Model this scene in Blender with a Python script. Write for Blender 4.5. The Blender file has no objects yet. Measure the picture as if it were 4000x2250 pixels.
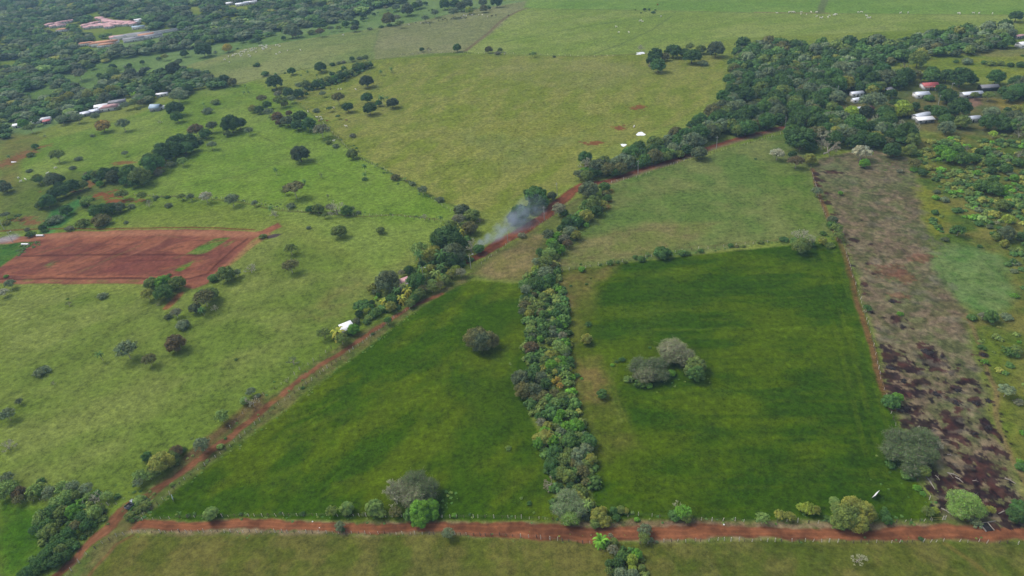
import bpy, math, random
import numpy as np

# ------------------------------------------------------------------ camera, sky, sun, exposure
SC = bpy.context.scene
COL = bpy.data.collections.new("place"); SC.collection.children.link(COL)
F = 2703.0; ROLL = math.radians(5.5); DH = 1750.0; PT = math.atan(DH / F); HC = 190.0   # drone 190 m up
UPc = -np.array([math.sin(ROLL) * math.cos(PT), math.cos(ROLL) * math.cos(PT), math.sin(PT)])
Zc = np.array([0, 0, 1.0]); FWc = Zc - (Zc @ UPc) * UPc; FWc /= np.linalg.norm(FWc); RTc = np.cross(FWc, UPc)
from mathutils import Matrix, Vector
cam = bpy.data.cameras.new("drone_camera"); camo = bpy.data.objects.new("drone_camera", cam); COL.objects.link(camo)
cam.sensor_width = 36.0; cam.lens = F / 4000 * 36; cam.clip_end = 30000; cam.clip_start = 1.0
def w_of(c): return Vector((float(c @ RTc), float(c @ FWc), float(c @ UPc)))
cx_, cy_, cz_ = w_of(np.array([1.0, 0, 0])), w_of(np.array([0, -1.0, 0])), w_of(np.array([0, 0, -1.0]))
m = Matrix.Identity(4)
for i, v in enumerate((cx_, cy_, cz_)):
    for j in range(3): m[j][i] = v[j]
m[2][3] = HC; camo.matrix_world = m
SC.camera = camo
SUN_EL, SUN_AZ = math.radians(52), math.radians(-62)      # azimuth from +Y (view direction), minus = left
wd = bpy.data.worlds.new("World"); SC.world = wd; wd.use_nodes = True
nt = wd.node_tree; bg = nt.nodes["Background"]
sky = nt.nodes.new("ShaderNodeTexSky"); sky.sky_type = 'NISHITA'; sky.sun_disc = False
sky.sun_elevation = SUN_EL; sky.sun_rotation = SUN_AZ; sky.air_density = 1.0; sky.dust_density = 3.0; sky.ozone_density = 1.0
hs = nt.nodes.new("ShaderNodeHueSaturation"); hs.inputs['Saturation'].default_value = .45      # thin cloud: a paler sky
nt.links.new(sky.outputs[0], hs.inputs['Color']); nt.links.new(hs.outputs[0], bg.inputs[0]); bg.inputs[1].default_value = 0.145
sl = bpy.data.lights.new("sun", 'SUN'); sl.energy = 1.5; sl.angle = math.radians(22); sl.color = (1, 0.95, 0.87)
so = bpy.data.objects.new("sun", sl); COL.objects.link(so)
sd_ = Vector((math.sin(SUN_AZ) * math.cos(SUN_EL), math.cos(SUN_AZ) * math.cos(SUN_EL), math.sin(SUN_EL)))
so.rotation_euler = sd_.to_track_quat('Z', 'Y').to_euler()
SC.view_settings.view_transform = 'Standard'; SC.view_settings.look = 'None'; SC.view_settings.gamma = 1.0
SC.view_settings.use_curve_mapping = False
SC.view_settings.exposure = 0.5
SC.cycles.max_bounces = 5; SC.cycles.diffuse_bounces = 2; SC.cycles.transparent_max_bounces = 6
SC.cycles.volume_bounces = 0; SC.cycles.use_adaptive_sampling = True; SC.cycles.use_denoising = True

# ------------------------------------------------------------------ noise and terrain
def h2(xi, yi, s):
    h = (xi.astype(np.int64) * 374761393 + yi.astype(np.int64) * 668265263 + s * 974711) & 0xFFFFFFFF
    h = ((h ^ (h >> 13)) * 1274126177) & 0xFFFFFFFF
    h = ((h ^ (h >> 15)) * 2246822519) & 0xFFFFFFFF
    return ((h ^ (h >> 16)) & 0xFFFFFF) / float(0xFFFFFF)
def vn(x, y, s=0):
    xi = np.floor(x); yi = np.floor(y); fx = x - xi; fy = y - yi
    fx = fx * fx * (3 - 2 * fx); fy = fy * fy * (3 - 2 * fy)
    a = h2(xi, yi, s); b = h2(xi + 1, yi, s); c = h2(xi, yi + 1, s); d = h2(xi + 1, yi + 1, s)
    return (a + (b - a) * fx) * (1 - fy) + (c + (d - c) * fx) * fy
def fbm(x, y, sc, o=3, s=0, g=0.5):
    t = 0; a = 1; n = 0
    for i in range(o):
        t = t + a * vn(x / sc + 17.3 * i, y / sc - 9.1 * i, s + i); n += a; a *= g; sc = sc / 2.03
    return t / n
def sm(x, a, b):
    t = np.clip((x - a) / (b - a), 0, 1); return t * t * (3 - 2 * t)
def H(x, y):
    x = np.asarray(x, float); y = np.asarray(y, float)
    # rolling pasture to the left of the diagonal road and beyond, nearly level fields elsewhere
    L = sm(-(x + 60 - (y - 170) * 0.30) * 1.0 + 0 * y, 15, 170)
    far = sm(y, 700, 1000)
    amp = 0.5 + 6.0 * np.maximum(L, 0.55 * far * sm(-x, -300, 200)) * sm(y, 150, 420)
    n = fbm(x + 0.4 * y, y, 170, 2, 5) - 0.5
    d = np.hypot(x, y)
    return amp * 2 * n * (1 - sm(d, 2200, 3000)) + 0.25 * (fbm(x, y, 22, 2, 9) - .5) * (1 + 2.5 * L)
TT = 120 * 1.0105 ** np.arange(330)
def ray(px, py):
    c = np.array([(px - 2000) / F, (py - 1125) / F, 1.0]); c /= np.linalg.norm(c)
    return np.array([c @ RTc, c @ FWc, c @ UPc])
def hit(px, py, dz=0.0):
    """point of the ground (or dz above it) that the photograph shows at this pixel of its 4000 x 2250"""
    w = ray(px, py)
    if w[2] > -0.02: w = w.copy(); w[2] = -0.02
    T = TT; f = HC + w[2] * T - H(w[0] * T, w[1] * T) - dz
    k = int(np.argmax(f < 0)) if (f < 0).any() else len(T) - 1
    if k == 0: t = T[0]
    else:
        a, b = T[k - 1], T[k]
        for _ in range(3):
            q = np.linspace(a, b, 7); g = HC + w[2] * q - H(w[0] * q, w[1] * q) - dz
            j = max(1, int(np.argmax(g < 0))); a, b = q[j - 1], q[j]
        t = (a + b) / 2
    x, y = w[0] * t, w[1] * t
    return x, y, float(H(x, y)), F / (t / math.sqrt(1 + ((px - 2000) / F) ** 2 + ((py - 1125) / F) ** 2))
OS = 4000 / 2576
def hO(x, y): return hit(x * OS, y * OS)[:2]
def lin(c, k=1.0):
    c = np.array(c, float) / 255; return np.where(c <= .04045, c / 12.92, ((c + .055) / 1.055) ** 2.4) * k
ALB = 0.60                                                   # seen colour -> surface colour
# ------------------------------------------------------------------ ground: one polar-spaced sheet, cut into field, road and lot
def mesh(name, V, polys, mats=(), mi=None, cols=None, smooth=False):
    """polys: list of int arrays (n, k); cols: per-vertex RGBA"""
    me = bpy.data.meshes.new(name); V = np.asarray(V, np.float32)
    me.vertices.add(len(V)); me.vertices.foreach_set("co", V.ravel())
    polys = [np.asarray(p, np.int32) for p in polys if len(p)]
    tot = np.concatenate([np.full(len(p), p.shape[1], np.int32) for p in polys]); li = np.concatenate([p.ravel() for p in polys])
    st = np.concatenate([[0], np.cumsum(tot)[:-1]]).astype(np.int32)
    me.loops.add(len(li)); me.loops.foreach_set("vertex_index", li)
    me.polygons.add(len(tot)); me.polygons.foreach_set("loop_start", st); me.polygons.foreach_set("loop_total", tot)
    if mi is not None: me.polygons.foreach_set("material_index", np.asarray(mi, np.int32))
    if smooth: me.polygons.foreach_set("use_smooth", np.ones(len(tot), bool))
    for q in mats: me.materials.append(q)
    if cols is not None:
        at = me.color_attributes.new("Col", 'FLOAT_COLOR', 'POINT'); at.data.foreach_set("color", np.asarray(cols, np.float32).ravel())
    me.update(calc_edges=True); me.validate(); return me
def link(name, me, parent=None, **kw):
    o = bpy.data.objects.new(name, me); COL.objects.link(o)
    if parent is not None: o.parent = parent
    for k, v in kw.items():
        if v is not None: o[k] = v
    return o

az = np.radians(np.concatenate([np.linspace(-180, -58, 30)[:-1], np.arange(-58, 54, 0.125), np.linspace(54, 180, 30)]))
rr = np.concatenate([[0.0, 40, 80], 104 * 1.0023 ** np.arange(1300), 2064 * 1.12 ** np.arange(1, 18)])
RRg, AZg = np.meshgrid(rr, az, indexing='ij')
GX = (RRg * np.sin(AZg)).ravel(); GY = (RRg * np.cos(AZg)).ravel()
GZ = H(GX, GY)

def sdist(X, Y, P, closed=True):
    """signed distance to a polygon (negative inside) or distance to a polyline, at the points given"""
    d = np.full(X.shape, 1e9); ins = np.zeros(X.shape, bool); n = len(P)
    for i in range(n if closed else n - 1):
        ax, ay = P[i][:2]; bx, by = P[(i + 1) % n][:2]
        ex, ey = bx - ax, by - ay; L2 = ex * ex + ey * ey + 1e-9
        t = np.clip(((X - ax) * ex + (Y - ay) * ey) / L2, 0, 1)
        d = np.minimum(d, (X - ax - t * ex) ** 2 + (Y - ay - t * ey) ** 2)
        if closed and ay != by:
            c = ((ay > Y) != (by > Y)) & (X < (bx - ax) * (Y - ay) / (by - ay) + ax); ins ^= c
    d = np.sqrt(d); return np.where(ins, -d, d) if closed else d
NV = len(GX)
C = np.zeros((NV, 4)); REG = np.zeros(NV, np.int8)
base1, base2 = lin((112, 134, 46)), lin((134, 146, 66))
n1 = fbm(GX, GY, 90, 4, 21)[:, None]
C[:, :3] = base1 + (base2 - base1) * sm(n1, .3, .7); C[:, 3] = 1.0
WX = (fbm(GX, GY, 9, 3, 31) - .5) * 2; WY = (fbm(GX, GY, 9, 3, 37) - .5) * 2      # edge wobble
def sub(P, mg):
    P = np.array([q[:2] for q in P]); lo = P.min(0) - mg; hi = P.max(0) + mg
    return np.nonzero((GX > lo[0]) & (GX < hi[0]) & (GY > lo[1]) & (GY < hi[1]))[0]
def pts(s):
    return [hO(*map(float, q.split(','))) for q in s.split()]
def area(s, ca, cb, sc=30, warp=1.0, soft=1.5, op=1.0, reg=None, grass=None, seed=50, stretch=None, thr=(.3, .7), shift=0.0):
    P = pts(s) if isinstance(s, str) else s
    I = sub(P, warp * 2 + soft * 2 + 2)
    if not len(I): return
    X, Y = GX[I], GY[I]
    d = sdist(X + WX[I] * warp, Y + WY[I] * warp, P) + shift
    a = (1 - sm(d, -soft, soft)) * op
    if stretch:
        an, k = stretch; ca_, sa_ = math.cos(an), math.sin(an)
        U = (X * ca_ + Y * sa_) / k; W = -X * sa_ + Y * ca_
    else: U, W = X, Y
    t = sm(fbm(U, W, sc, 4, seed, .6), *thr)[:, None]
    ca, cb = lin(ca), lin(cb)
    col = ca + (cb - ca) * t
    C[I, :3] += (col - C[I, :3]) * a[:, None]
    if grass is not None: C[I, 3] += (grass - C[I, 3]) * a
    if reg is not None: REG[I[d < 0]] = reg
def stroke(s, w, c, op=1.0, warp=.6, soft=.6, reg=None, grass=None, c2=None, gap=0.0, seed=77):
    P = pts(s) if isinstance(s, str) else s
    I = sub(P, w + warp * 2 + soft * 2)
    if not len(I): return
    X, Y = GX[I], GY[I]
    d = sdist(X + WX[I] * warp, Y + WY[I] * warp, P, False) - w / 2
    a = (1 - sm(d, -soft, soft)) * op
    if gap: a = a * sm(fbm(X, Y, 7, 2, seed), gap - .12, gap + .12)
    ca = lin(c); col = ca
    if c2 is not None: col = ca + (lin(c2) - ca) * sm(fbm(X, Y, 5, 3, seed + 3), .3, .7)[:, None]
    C[I, :3] += (col - C[I, :3]) * a[:, None]
    if grass is not None: C[I, 3] += (grass - C[I, 3]) * a
    if reg is not None: REG[I[d < 0]] = reg
def spots(lst, c, op=.95, warp=2.2, soft=.5, sc=1.0, c2=None):
    """lst: photo x, y, half-width px, half-height px"""
    for (x, y, rx, ry) in lst:
        a0 = hit(x - rx, y)[:2]; a1 = hit(x + rx, y)[:2]; b0 = hit(x, y - ry)[:2]; b1 = hit(x, y + ry)[:2]; c0 = hit(x, y)[:2]
        ra = math.hypot(a1[0] - a0[0], a1[1] - a0[1]) / 2 * sc; rb = math.hypot(b1[0] - b0[0], b1[1] - b0[1]) / 2 * sc
        an = math.atan2(a1[1] - a0[1], a1[0] - a0[0]); R = max(ra, rb) * 1.5 + warp
        I = np.nonzero((abs(GX - c0[0]) < R) & (abs(GY - c0[1]) < R))[0]
        if not len(I): continue
        X = GX[I] - c0[0] + WX[I] * warp * min(1, ra / 4); Y = GY[I] - c0[1] + WY[I] * warp * min(1, ra / 4)
        U = X * math.cos(an) + Y * math.sin(an); W = -X * math.sin(an) + Y * math.cos(an)
        q = np.sqrt((U / ra) ** 2 + (W / rb) ** 2) + (fbm(GX[I], GY[I], max(1.5, ra * .5), 3, 91) - .5) * 1.4 + (fbm(GX[I], GY[I], 1.3, 2, 92) - .5) * 1.3
        a = (1 - sm(q, .8, 1.0)) * op
        cc = lin(c); col = cc
        if c2 is not None: col = cc + (lin(c2) - cc) * sm(fbm(GX[I], GY[I], 3, 3, 95), .4, .7)[:, None]
        C[I, :3] += (col - C[I, :3]) * a[:, None]; C[I, 3] += (.3 - C[I, 3]) * a

# far-left and upper clearings, hazier pale pasture
area("0,170 500,60 1000,0 1340,0 1250,25 960,85 740,108 480,165 0,360", (104, 132, 66), (122, 146, 86), 60, 4, 3)
# left pasture, brighter slopes
area("0,430 120,350 340,290 500,230 640,205 740,250 800,300 900,400 1060,470 1160,540 1090,600 960,690 760,560 560,510 330,490 230,560 0,620", (110, 138, 46), (130, 150, 66), 40, 4, 8, seed=52)
area("380,440 700,290 760,330 900,390 1130,520 1090,560 700,520 480,490", (108, 144, 40), (124, 152, 54), 30, 4, 10, .55, seed=53)
area("0,330 110,345 60,400 50,450 70,500 0,540", (122, 118, 60), (112, 120, 52), 14, 3, 5, .9)
area("0,480 110,440 250,430 330,450 250,520 120,560 40,590 0,590", (110, 122, 60), (98, 116, 46), 20, 3, 5, .9)
area("130,530 200,500 240,490 200,520 170,560 130,590 90,600", (66, 122, 62), (86, 132, 62), 10, 2, 2, .9)
area("0,650 0,720 330,740 480,725 560,680 700,570 960,690 1100,600 1090,640 900,800 700,960 380,1180 300,1260 0,1230", (106, 128, 48), (130, 142, 70), 26, 3, 10, .8, seed=54, stretch=(.5, 1.6))
area("700,830 800,760 870,700 930,720 880,770 850,830 790,800", (128, 124, 68), (112, 126, 58), 8, 3, 5, .6, seed=56)
area("0,1255 120,1290 200,1330 160,1390 110,1440 60,1460 0,1460", (66, 104, 14), (92, 122, 32), 14, 2, 3)
# olive upper fields
area("470,165 600,125 760,100 1000,62 1250,15 1330,2 1310,25 1170,132 940,152 740,178 600,212 520,205", (122, 138, 74), (140, 148, 88), 60, 1, 3, stretch=(.6, 2))
area("940,120 955,70 1250,15 1335,0 1312,25 1172,130 945,150", (142, 144, 98), (130, 136, 86), 50, 1, 2)
area("1170,130 1320,20 1900,30 2560,38 2560,62 2400,72 1850,97 1640,133 1480,141 1240,137", (122, 144, 58), (142, 156, 80), 50, 1, 2, stretch=(.3, 2))
area("1318,20 1342,-60 2700,-60 2700,40 2560,37 1900,31", (112, 144, 58), (126, 154, 68), 60, 1, 2)
# the large yellow-green pasture
BIG = "742,252 800,215 940,152 1200,140 1400,142 1640,135 1825,140 1818,200 1770,270 1700,310 1560,360 1455,400 1445,460 1400,490 1320,480 1240,540 1180,522 1110,508 1000,445 870,368 800,300"
area(BIG, (140, 144, 70), (122, 136, 50), 12, 1.5, 1.5, seed=60, stretch=(1.1, 2.2))
area("1180,150 1560,150 1640,180 1500,230 1250,200", (140, 142, 82), (128, 138, 62), 30, 4, 14, .6)
area("1120,330 1400,280 1560,330 1440,400 1250,440", (122, 136, 70), (138, 142, 62), 22, 4, 14, .5, seed=62)
# right middle field
area("1500,478 1540,460 1750,398 1970,335 2005,345 2042,420 2110,590 1990,600 1750,640 1410,682 1400,652 1440,590", (100, 124, 56), (122, 132, 72), 22, 1, 1.5, seed=64)
area("1400,660 1450,600 1640,560 1800,560 1720,620 1600,640 1410,682", (140, 130, 84), (118, 126, 62), 9, 3, 5, .8, seed=65)
area("1900,400 2030,420 2100,560 2000,600 1950,500", (84, 118, 30), (108, 126, 56), 16, 3, 8, .7, seed=66)
# small tan paddock by the tree belt
area("1180,700 1200,660 1290,612 1375,562 1440,505 1500,480 1470,540 1385,610 1350,680 1312,710", (100, 114, 50), (112, 122, 60), 10, 1, 2, seed=68)
area("1195,692 1250,640 1340,590 1375,590 1345,650 1325,700 1260,704", (142, 128, 84), (128, 122, 68), 6, 2, 3, .95, seed=69)
# dark fields
area("1170,706 1310,712 1320,800 1335,900 1320,1000 1375,1150 1400,1310 344,1309 440,1235 640,1090 780,980 900,893 1010,808 1100,745", (62, 92, 1), (88, 108, 10), 15, 1, 1.2, reg=3, grass=.85, seed=70, stretch=(.75, 1.9), thr=(.36, .66))
area("1130,905 1310,810 1330,1000 1390,1200 1300,1280 1150,1150 1100,1000", (82, 98, 12), (64, 90, 4), 12, 4, 14, .3, seed=71)
area("1410,682 1750,641 2112,605 2135,650 2200,870 2250,1040 2290,1180 2368,1308 1500,1312 1480,1150 1440,1000 1420,800 1385,720", (56, 86, 1), (82, 104, 5), 14, 1, 1.2, reg=3, grass=.85, seed=72, stretch=(-.03, 2.4), thr=(.34, .66))
area("1385,720 1410,684 1560,662 1530,700 1490,760 1470,830 1500,900 1560,1010 1600,1130 1500,1180 1480,1100 1440,1000 1425,830", (88, 104, 22), (104, 110, 42), 10, 3, 5, .95, seed=73)
area("1400,700 1440,688 1550,668 1520,700 1480,720 1440,790 1400,760", (124, 112, 62), (106, 108, 48), 7, 3, 4, .9, seed=74)
area("1450,915 1500,905 1530,960 1510,1010 1450,1010 1440,960", (128, 112, 62), (106, 108, 46), 6, 3, 4, .9, seed=75)
area("1570,760 1660,700 1700,690 1700,800 1620,860 1540,850", (54, 84, 10), (80, 104, 20), 16, 4, 12, .5, seed=76)
area("1640,1180 1900,1120 2250,1150 2300,1250 2200,1300 1800,1290 1650,1270", (46, 76, 2), (72, 96, 6), 10, 4, 14, .4, seed=78)
area("2080,900 2200,880 2250,1050 2200,1130 2100,1050", (50, 80, 2), (42, 72, 2), 18, 4, 12, .5, seed=79)
# bottom pasture
area("60,1500 210,1440 310,1352 440,1342 700,1341 1000,1346 1300,1353 1500,1368 1640,1362 2100,1362 2700,1364 3700,1385 4200,2400 2000,2300 -900,2300 -200,1800", (92, 104, 34), (124, 116, 62), 9, 1, 1, reg=0, grass=.8, seed=80, thr=(.32, .68))
area("60,1500 210,1440 310,1352 700,1341 1300,1353 1500,1368 2100,1362 2700,1364 3700,1385 4200,2400 2000,2300 -900,2300 -200,1800", (80, 98, 28), (104, 108, 42), 34, 1, 1, .45, seed=81)
# cleared and burnt strip
STRIP = "2047,428 2060,400 2180,372 2290,398 2325,520 2352,650 2425,780 2452,880 2500,1050 2545,1180 2600,1260 2640,1335 2480,1332 2372,1308 2335,1200 2245,1010 2195,820 2135,640 2100,550"
area(STRIP, (136, 120, 96), (94, 100, 58), 4, 2.5, 2, reg=2, grass=.7, seed=82, thr=(.36, .62))
area(STRIP, (122, 102, 82), (106, 112, 74), 18, 2.5, 2, .4, seed=83)
area("2060,425 2130,395 2180,440 2250,460 2140,470 2080,450", (96, 112, 66), (118, 110, 82), 8, 2, 3, .7, seed=84)
# scrub land to the right
area("2290,398 2270,360 2340,340 2700,300 3500,330 3700,1390 2700,1372 2640,1335 2545,1180 2500,1050 2452,880 2425,780 2352,650 2325,520", (84, 106, 38), (128, 126, 60), 12, 3, 3, seed=85)
area("2330,640 2400,610 2520,640 2560,740 2500,800 2430,780 2380,720", (92, 126, 62), (116, 140, 82), 5, 3, 4, .85, seed=86)
area("2290,470 2320,470 2400,540 2360,600 2330,560", (134, 138, 44), (116, 128, 44), 5, 3, 3, .8, seed=87)
area("2460,830 2576,850 2576,1200 2530,1100 2490,950", (112, 128, 36), (88, 108, 30), 9, 3, 5, .6, seed=88)
# fields and yards beyond the woodland
area("2180,152 2420,118 2700,110 2700,205 2480,198 2350,172 2180,165", (132, 140, 52), (116, 134, 46), 18, 2, 2)
area("2360,133 2430,120 2700,120 2700,140 2500,143", (124, 126, 72), (136, 132, 78), 12, 2, 3, .8)
area("2070,225 2400,220 2576,230 2576,350 2300,330 2100,300", (92, 104, 56), (118, 112, 66), 14, 3, 5)
area("2500,250 2576,250 2576,272 2520,272", (158, 138, 58), (132, 126, 60), 10, 2, 2)
area("2435,250 2465,235 2470,262 2440,275", (142, 112, 92), (128, 104, 84), 6, 1, 2)

# verges and red earth roads
def road(pl, wd, c, c2, **kw):
    P = pts(pl); W = [float(v) for v in wd.split()]; W += W[-1:] * (len(P) - len(W))
    out = []
    for i in range(len(P) - 1):
        for k in range(4):
            t = k / 4; out.append((P[i][0] * (1 - t) + P[i + 1][0] * t, P[i][1] * (1 - t) + P[i + 1][1] * t, W[i] * (1 - t) + W[i + 1] * t))
    out.append((*P[-1], W[-1]))
    I = sub(out, max(W) + 4); X, Y = GX[I] + WX[I] * 1.3, GY[I] + WY[I] * 1.3; rg = (fbm(GX[I], GY[I], 2.2, 2, 107) - .5) * 1.3
    best = np.full(len(I), 1e9); core = np.full(len(I), 1e9)
    for i in range(len(out) - 1):
        ax, ay, wa = out[i]; bx, by, wb = out[i + 1]; ex, ey = bx - ax, by - ay
        t = np.clip(((X - ax) * ex + (Y - ay) * ey) / (ex * ex + ey * ey + 1e-9), 0, 1)
        w = (wa + (wb - wa) * t) / 2; d = np.hypot(X - ax - t * ex, Y - ay - t * ey) - w
        k = d < best; best = np.where(k, d, best)
        core = np.where(k, np.abs(np.hypot(X - ax - t * ex, Y - ay - t * ey) / w - .45), core)
    best = best + rg; sc = kw.get('soft', .6)
    a = (1 - sm(best, -sc, sc)) * kw.get('op', 1)
    t = sm(fbm(X, Y, 6, 3, 101), .3, .7)[:, None]
    col = lin(c) + (lin(c2) - lin(c)) * t
    col = col * (.93 + .30 * (1 - sm(core, .0, .2))[:, None])        # paler wheel tracks
    C[I, :3] += (col - C[I, :3]) * a[:, None]; C[I, 3] += (.12 - C[I, 3]) * a
    if kw.get('reg'): REG[I[best < 0]] = kw['reg']
RED, RED2 = (148, 94, 62), (114, 72, 48)
S_ROAD = "296,1310 330,1322 420,1324 620,1320 850,1325 1000,1330 1130,1328 1300,1332 1400,1340 1490,1348 1560,1341 1640,1337 1800,1337 2000,1342 2200,1346 2290,1341 2420,1341 2600,1347 2900,1354 3400,1368"
area("330,1312 600,1310 1000,1312 1400,1312 1600,1308 2000,1312 2380,1315 2600,1330 3400,1356 3400,1378 2600,1358 1600,1360 1450,1358 1200,1348 300,1345", (150, 132, 100), (100, 110, 54), 4, 1.2, 1.2, seed=103, thr=(.4, .65))
area("1590,1306 1900,1318 1900,1328 1580,1328", (140, 110, 92), (120, 104, 70), 4, 1, 1.5, .8, seed=104)
area("1000,1345 1140,1345 1300,1352 1500,1362 1500,1352 1300,1338", (120, 76, 56), (124, 100, 72), 4, 1, 1, .6)
road(S_ROAD, "4.2 4.2 3.8 3.8 3.6 3.8 4.2 6.6 6.8 6 6 5 4.6 4.4 4.2 6 5 4.6 4.6", (152, 98, 66), (118, 76, 52), reg=1)
D_ROAD = "80,1510 150,1442 220,1370 275,1325 303,1296 318,1274 375,1247 425,1211 500,1158 575,1103 669,1026 769,942 869,880 952,824 994,796 1027,777 1070,757 1110,738"
area("150,1460 300,1300 500,1118 610,1040 700,985 770,925 880,850 960,806 1000,790 1080,740 1160,700 1195,680 1190,700 1100,745 1010,806 900,892 780,978 640,1088 440,1236 345,1308 310,1350 230,1440 210,1470", (116, 112, 64), (92, 108, 46), 5, 1.2, 1.5, seed=105)
stroke("480,1150 560,1085 620,1030 660,1000 640,1050", 5, (112, 82, 58), .7, 2, 2)
road(D_ROAD, "3.6 3.6 3.6 4.4 5 2.6 3.4 3.6 3.6 3.6 3.0 2.8 2.7 2.8 2.6 2.6 2.4 2.4", (144, 98, 68), (114, 76, 52), reg=1)
area("345,1262 300,1290 330,1310 350,1300 372,1270 400,1230 380,1235", (96, 106, 48), (120, 96, 60), 5, 1.5, 1.5, .75)
stroke("205,1475 240,1425 290,1370 330,1348", 1.0, (128, 92, 58), .8, .6, .6)
U_ROAD = "1170,662 1215,640 1260,608 1320,578 1370,545 1410,508 1440,482 1460,466 1530,455 1600,432 1700,402 1800,366 1900,338 1980,318 2040,302"
road(U_ROAD, "4 6 8 8.5 8.5 8.5 8 5 5.5 5.5 5.5 5.5 5.5 5.5 5", (138, 84, 58), (112, 66, 48), reg=1)
stroke("1530,462 1600,438 1700,408 1800,372 1900,343 1980,322", 3.4, (134, 112, 88), .75, .8, 1)
stroke("1170,690 1230,650 1280,620 1380,560 1460,500", 3, (110, 106, 64), .7, 1.5, 1.5, gap=.45)
stroke("1480,512 1530,500 1540,480 1520,520 1500,530", 6, (124, 76, 54), .65, 2, 1.5, gap=.5)
# fence lines, cow paths, ditches
for s_, w_, c_, o_ in (
    ("2045,425 2058,480 2075,530 2100,580 2125,640 2150,740 2190,870 2215,960 2245,1030", 2.6, (130, 92, 62), .8),
    ("2430,790 2470,880 2500,980 2510,1050 2540,1150 2600,1250", 1.8, (142, 112, 86), .55),
    ("1172,128 1200,105 1250,62 1310,26 1325,20", 4.0, (118, 96, 76), .8),
    ("1320,21 1620,27 1900,32 2560,38", 2.4, (92, 108, 62), .6), ("1900,31 2080,33", 5, (150, 120, 96), .5), ("2062,33 2075,-4", 8, (104, 112, 72), .8),
    ("1260,107 1400,80 1500,62 1620,45 1680,35", 2.0, (92, 116, 52), .8), ("1480,141 1560,112 1640,75 1690,40", 2.4, (98, 114, 58), .8),
    ("940,150 1100,138 1300,138 1480,142 1640,135", 2.2, (112, 116, 62), .7), ("600,210 740,178 940,150", 2.2, (96, 102, 58), .7),
    ("480,165 600,130 740,105 960,85", 1.6, (86, 106, 54), .6), ("940,120 948,92 955,75", 2, (92, 112, 60), .5),
    ("740,255 800,300 850,350 900,395 1000,445 1110,508 1180,530", 1.6, (90, 104, 44), .7),
    ("800,292 860,350 900,392", 1.2, (88, 106, 40), .6),
    ("340,490 470,495 600,508 700,530 800,535 900,545 1000,540 1100,552", 1.8, (96, 92, 50), .65),
    ("470,470 540,455 610,440 680,415 720,400", 1.6, (92, 100, 44), .6), ("650,340 760,390 880,450", 1.0, (96, 100, 48), .5),
    ("1400,655 1600,640 1750,620 1990,600", 1.6, (118, 116, 66), .6),
    ("1250,470 1265,380 1340,260 1400,180", 1.1, (108, 114, 42), .55), ("1180,420 1200,330 1280,270 1560,190", 1.0, (110, 116, 44), .5),
    ("920,300 1000,340 1100,400 1180,480", 1.0, (108, 114, 42), .5), ("1000,180 1150,230 1300,330 1420,400", 1.1, (110, 116, 44), .45),
    ("1200,190 1340,230 1400,290", .8, (106, 112, 44), .45), ("1580,180 1620,260 1600,300 1500,400", .9, (116, 116, 48), .5),
    ("1430,300 1350,420 1300,480", 1.0, (108, 114, 42), .45), ("900,200 1000,210 1100,190 1200,150", .8, (106, 112, 46), .4),
    ("0,1010 90,960 240,870 330,800 420,760", 6.0, (98, 112, 46), .45), ("420,775 450,745 455,738", 4.0, (152, 98, 66), .9),
    ("1540,905 1530,960 1545,1010 1560,1060", .7, (108, 118, 50), .55), ("1552,905 1543,960 1557,1010 1572,1060", .7, (108, 118, 50), .55),
    ("2110,610 2150,800 2190,960 2210,1050", 4.0, (60, 92, 16), .4), ("2380,1370 2440,1410 2490,1450", 1.6, (122, 108, 56), .6),
    ("1700,1050 2000,1045 2180,1040", 2.0, (50, 78, 6), .5), ("1600,980 1850,985 2150,985", 1.6, (56, 84, 8), .4), ("1650,830 1900,825 2150,830", 1.6, (92, 116, 22), .4), ("1700,900 1900,905 2180,900", 1.8, (56, 84, 8), .4),
    ("1760,700 1800,720 1780,760", 4.0, (58, 86, 8), .4)):
    stroke(s_, w_, c_, o_, 1.0, .7)
spots([(2495, 418, 36, 9), (2418, 500, 26, 8), (2320, 558, 40, 7)], (136, 78, 52), .85)
spots([(440, 760, 60, 12), (470, 785, 70, 9)], (146, 82, 54), .9)
spots([(120, 870, 45, 9), (100, 855, 35, 10), (60, 620, 34, 40), (480, 637, 40, 7), (360, 715, 30, 14), (240, 745, 60, 8), (620, 655, 14, 8)], (140, 92, 62), .8)
spots([(2105, 1590, 20, 14)], (140, 96, 74), .7)
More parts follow.
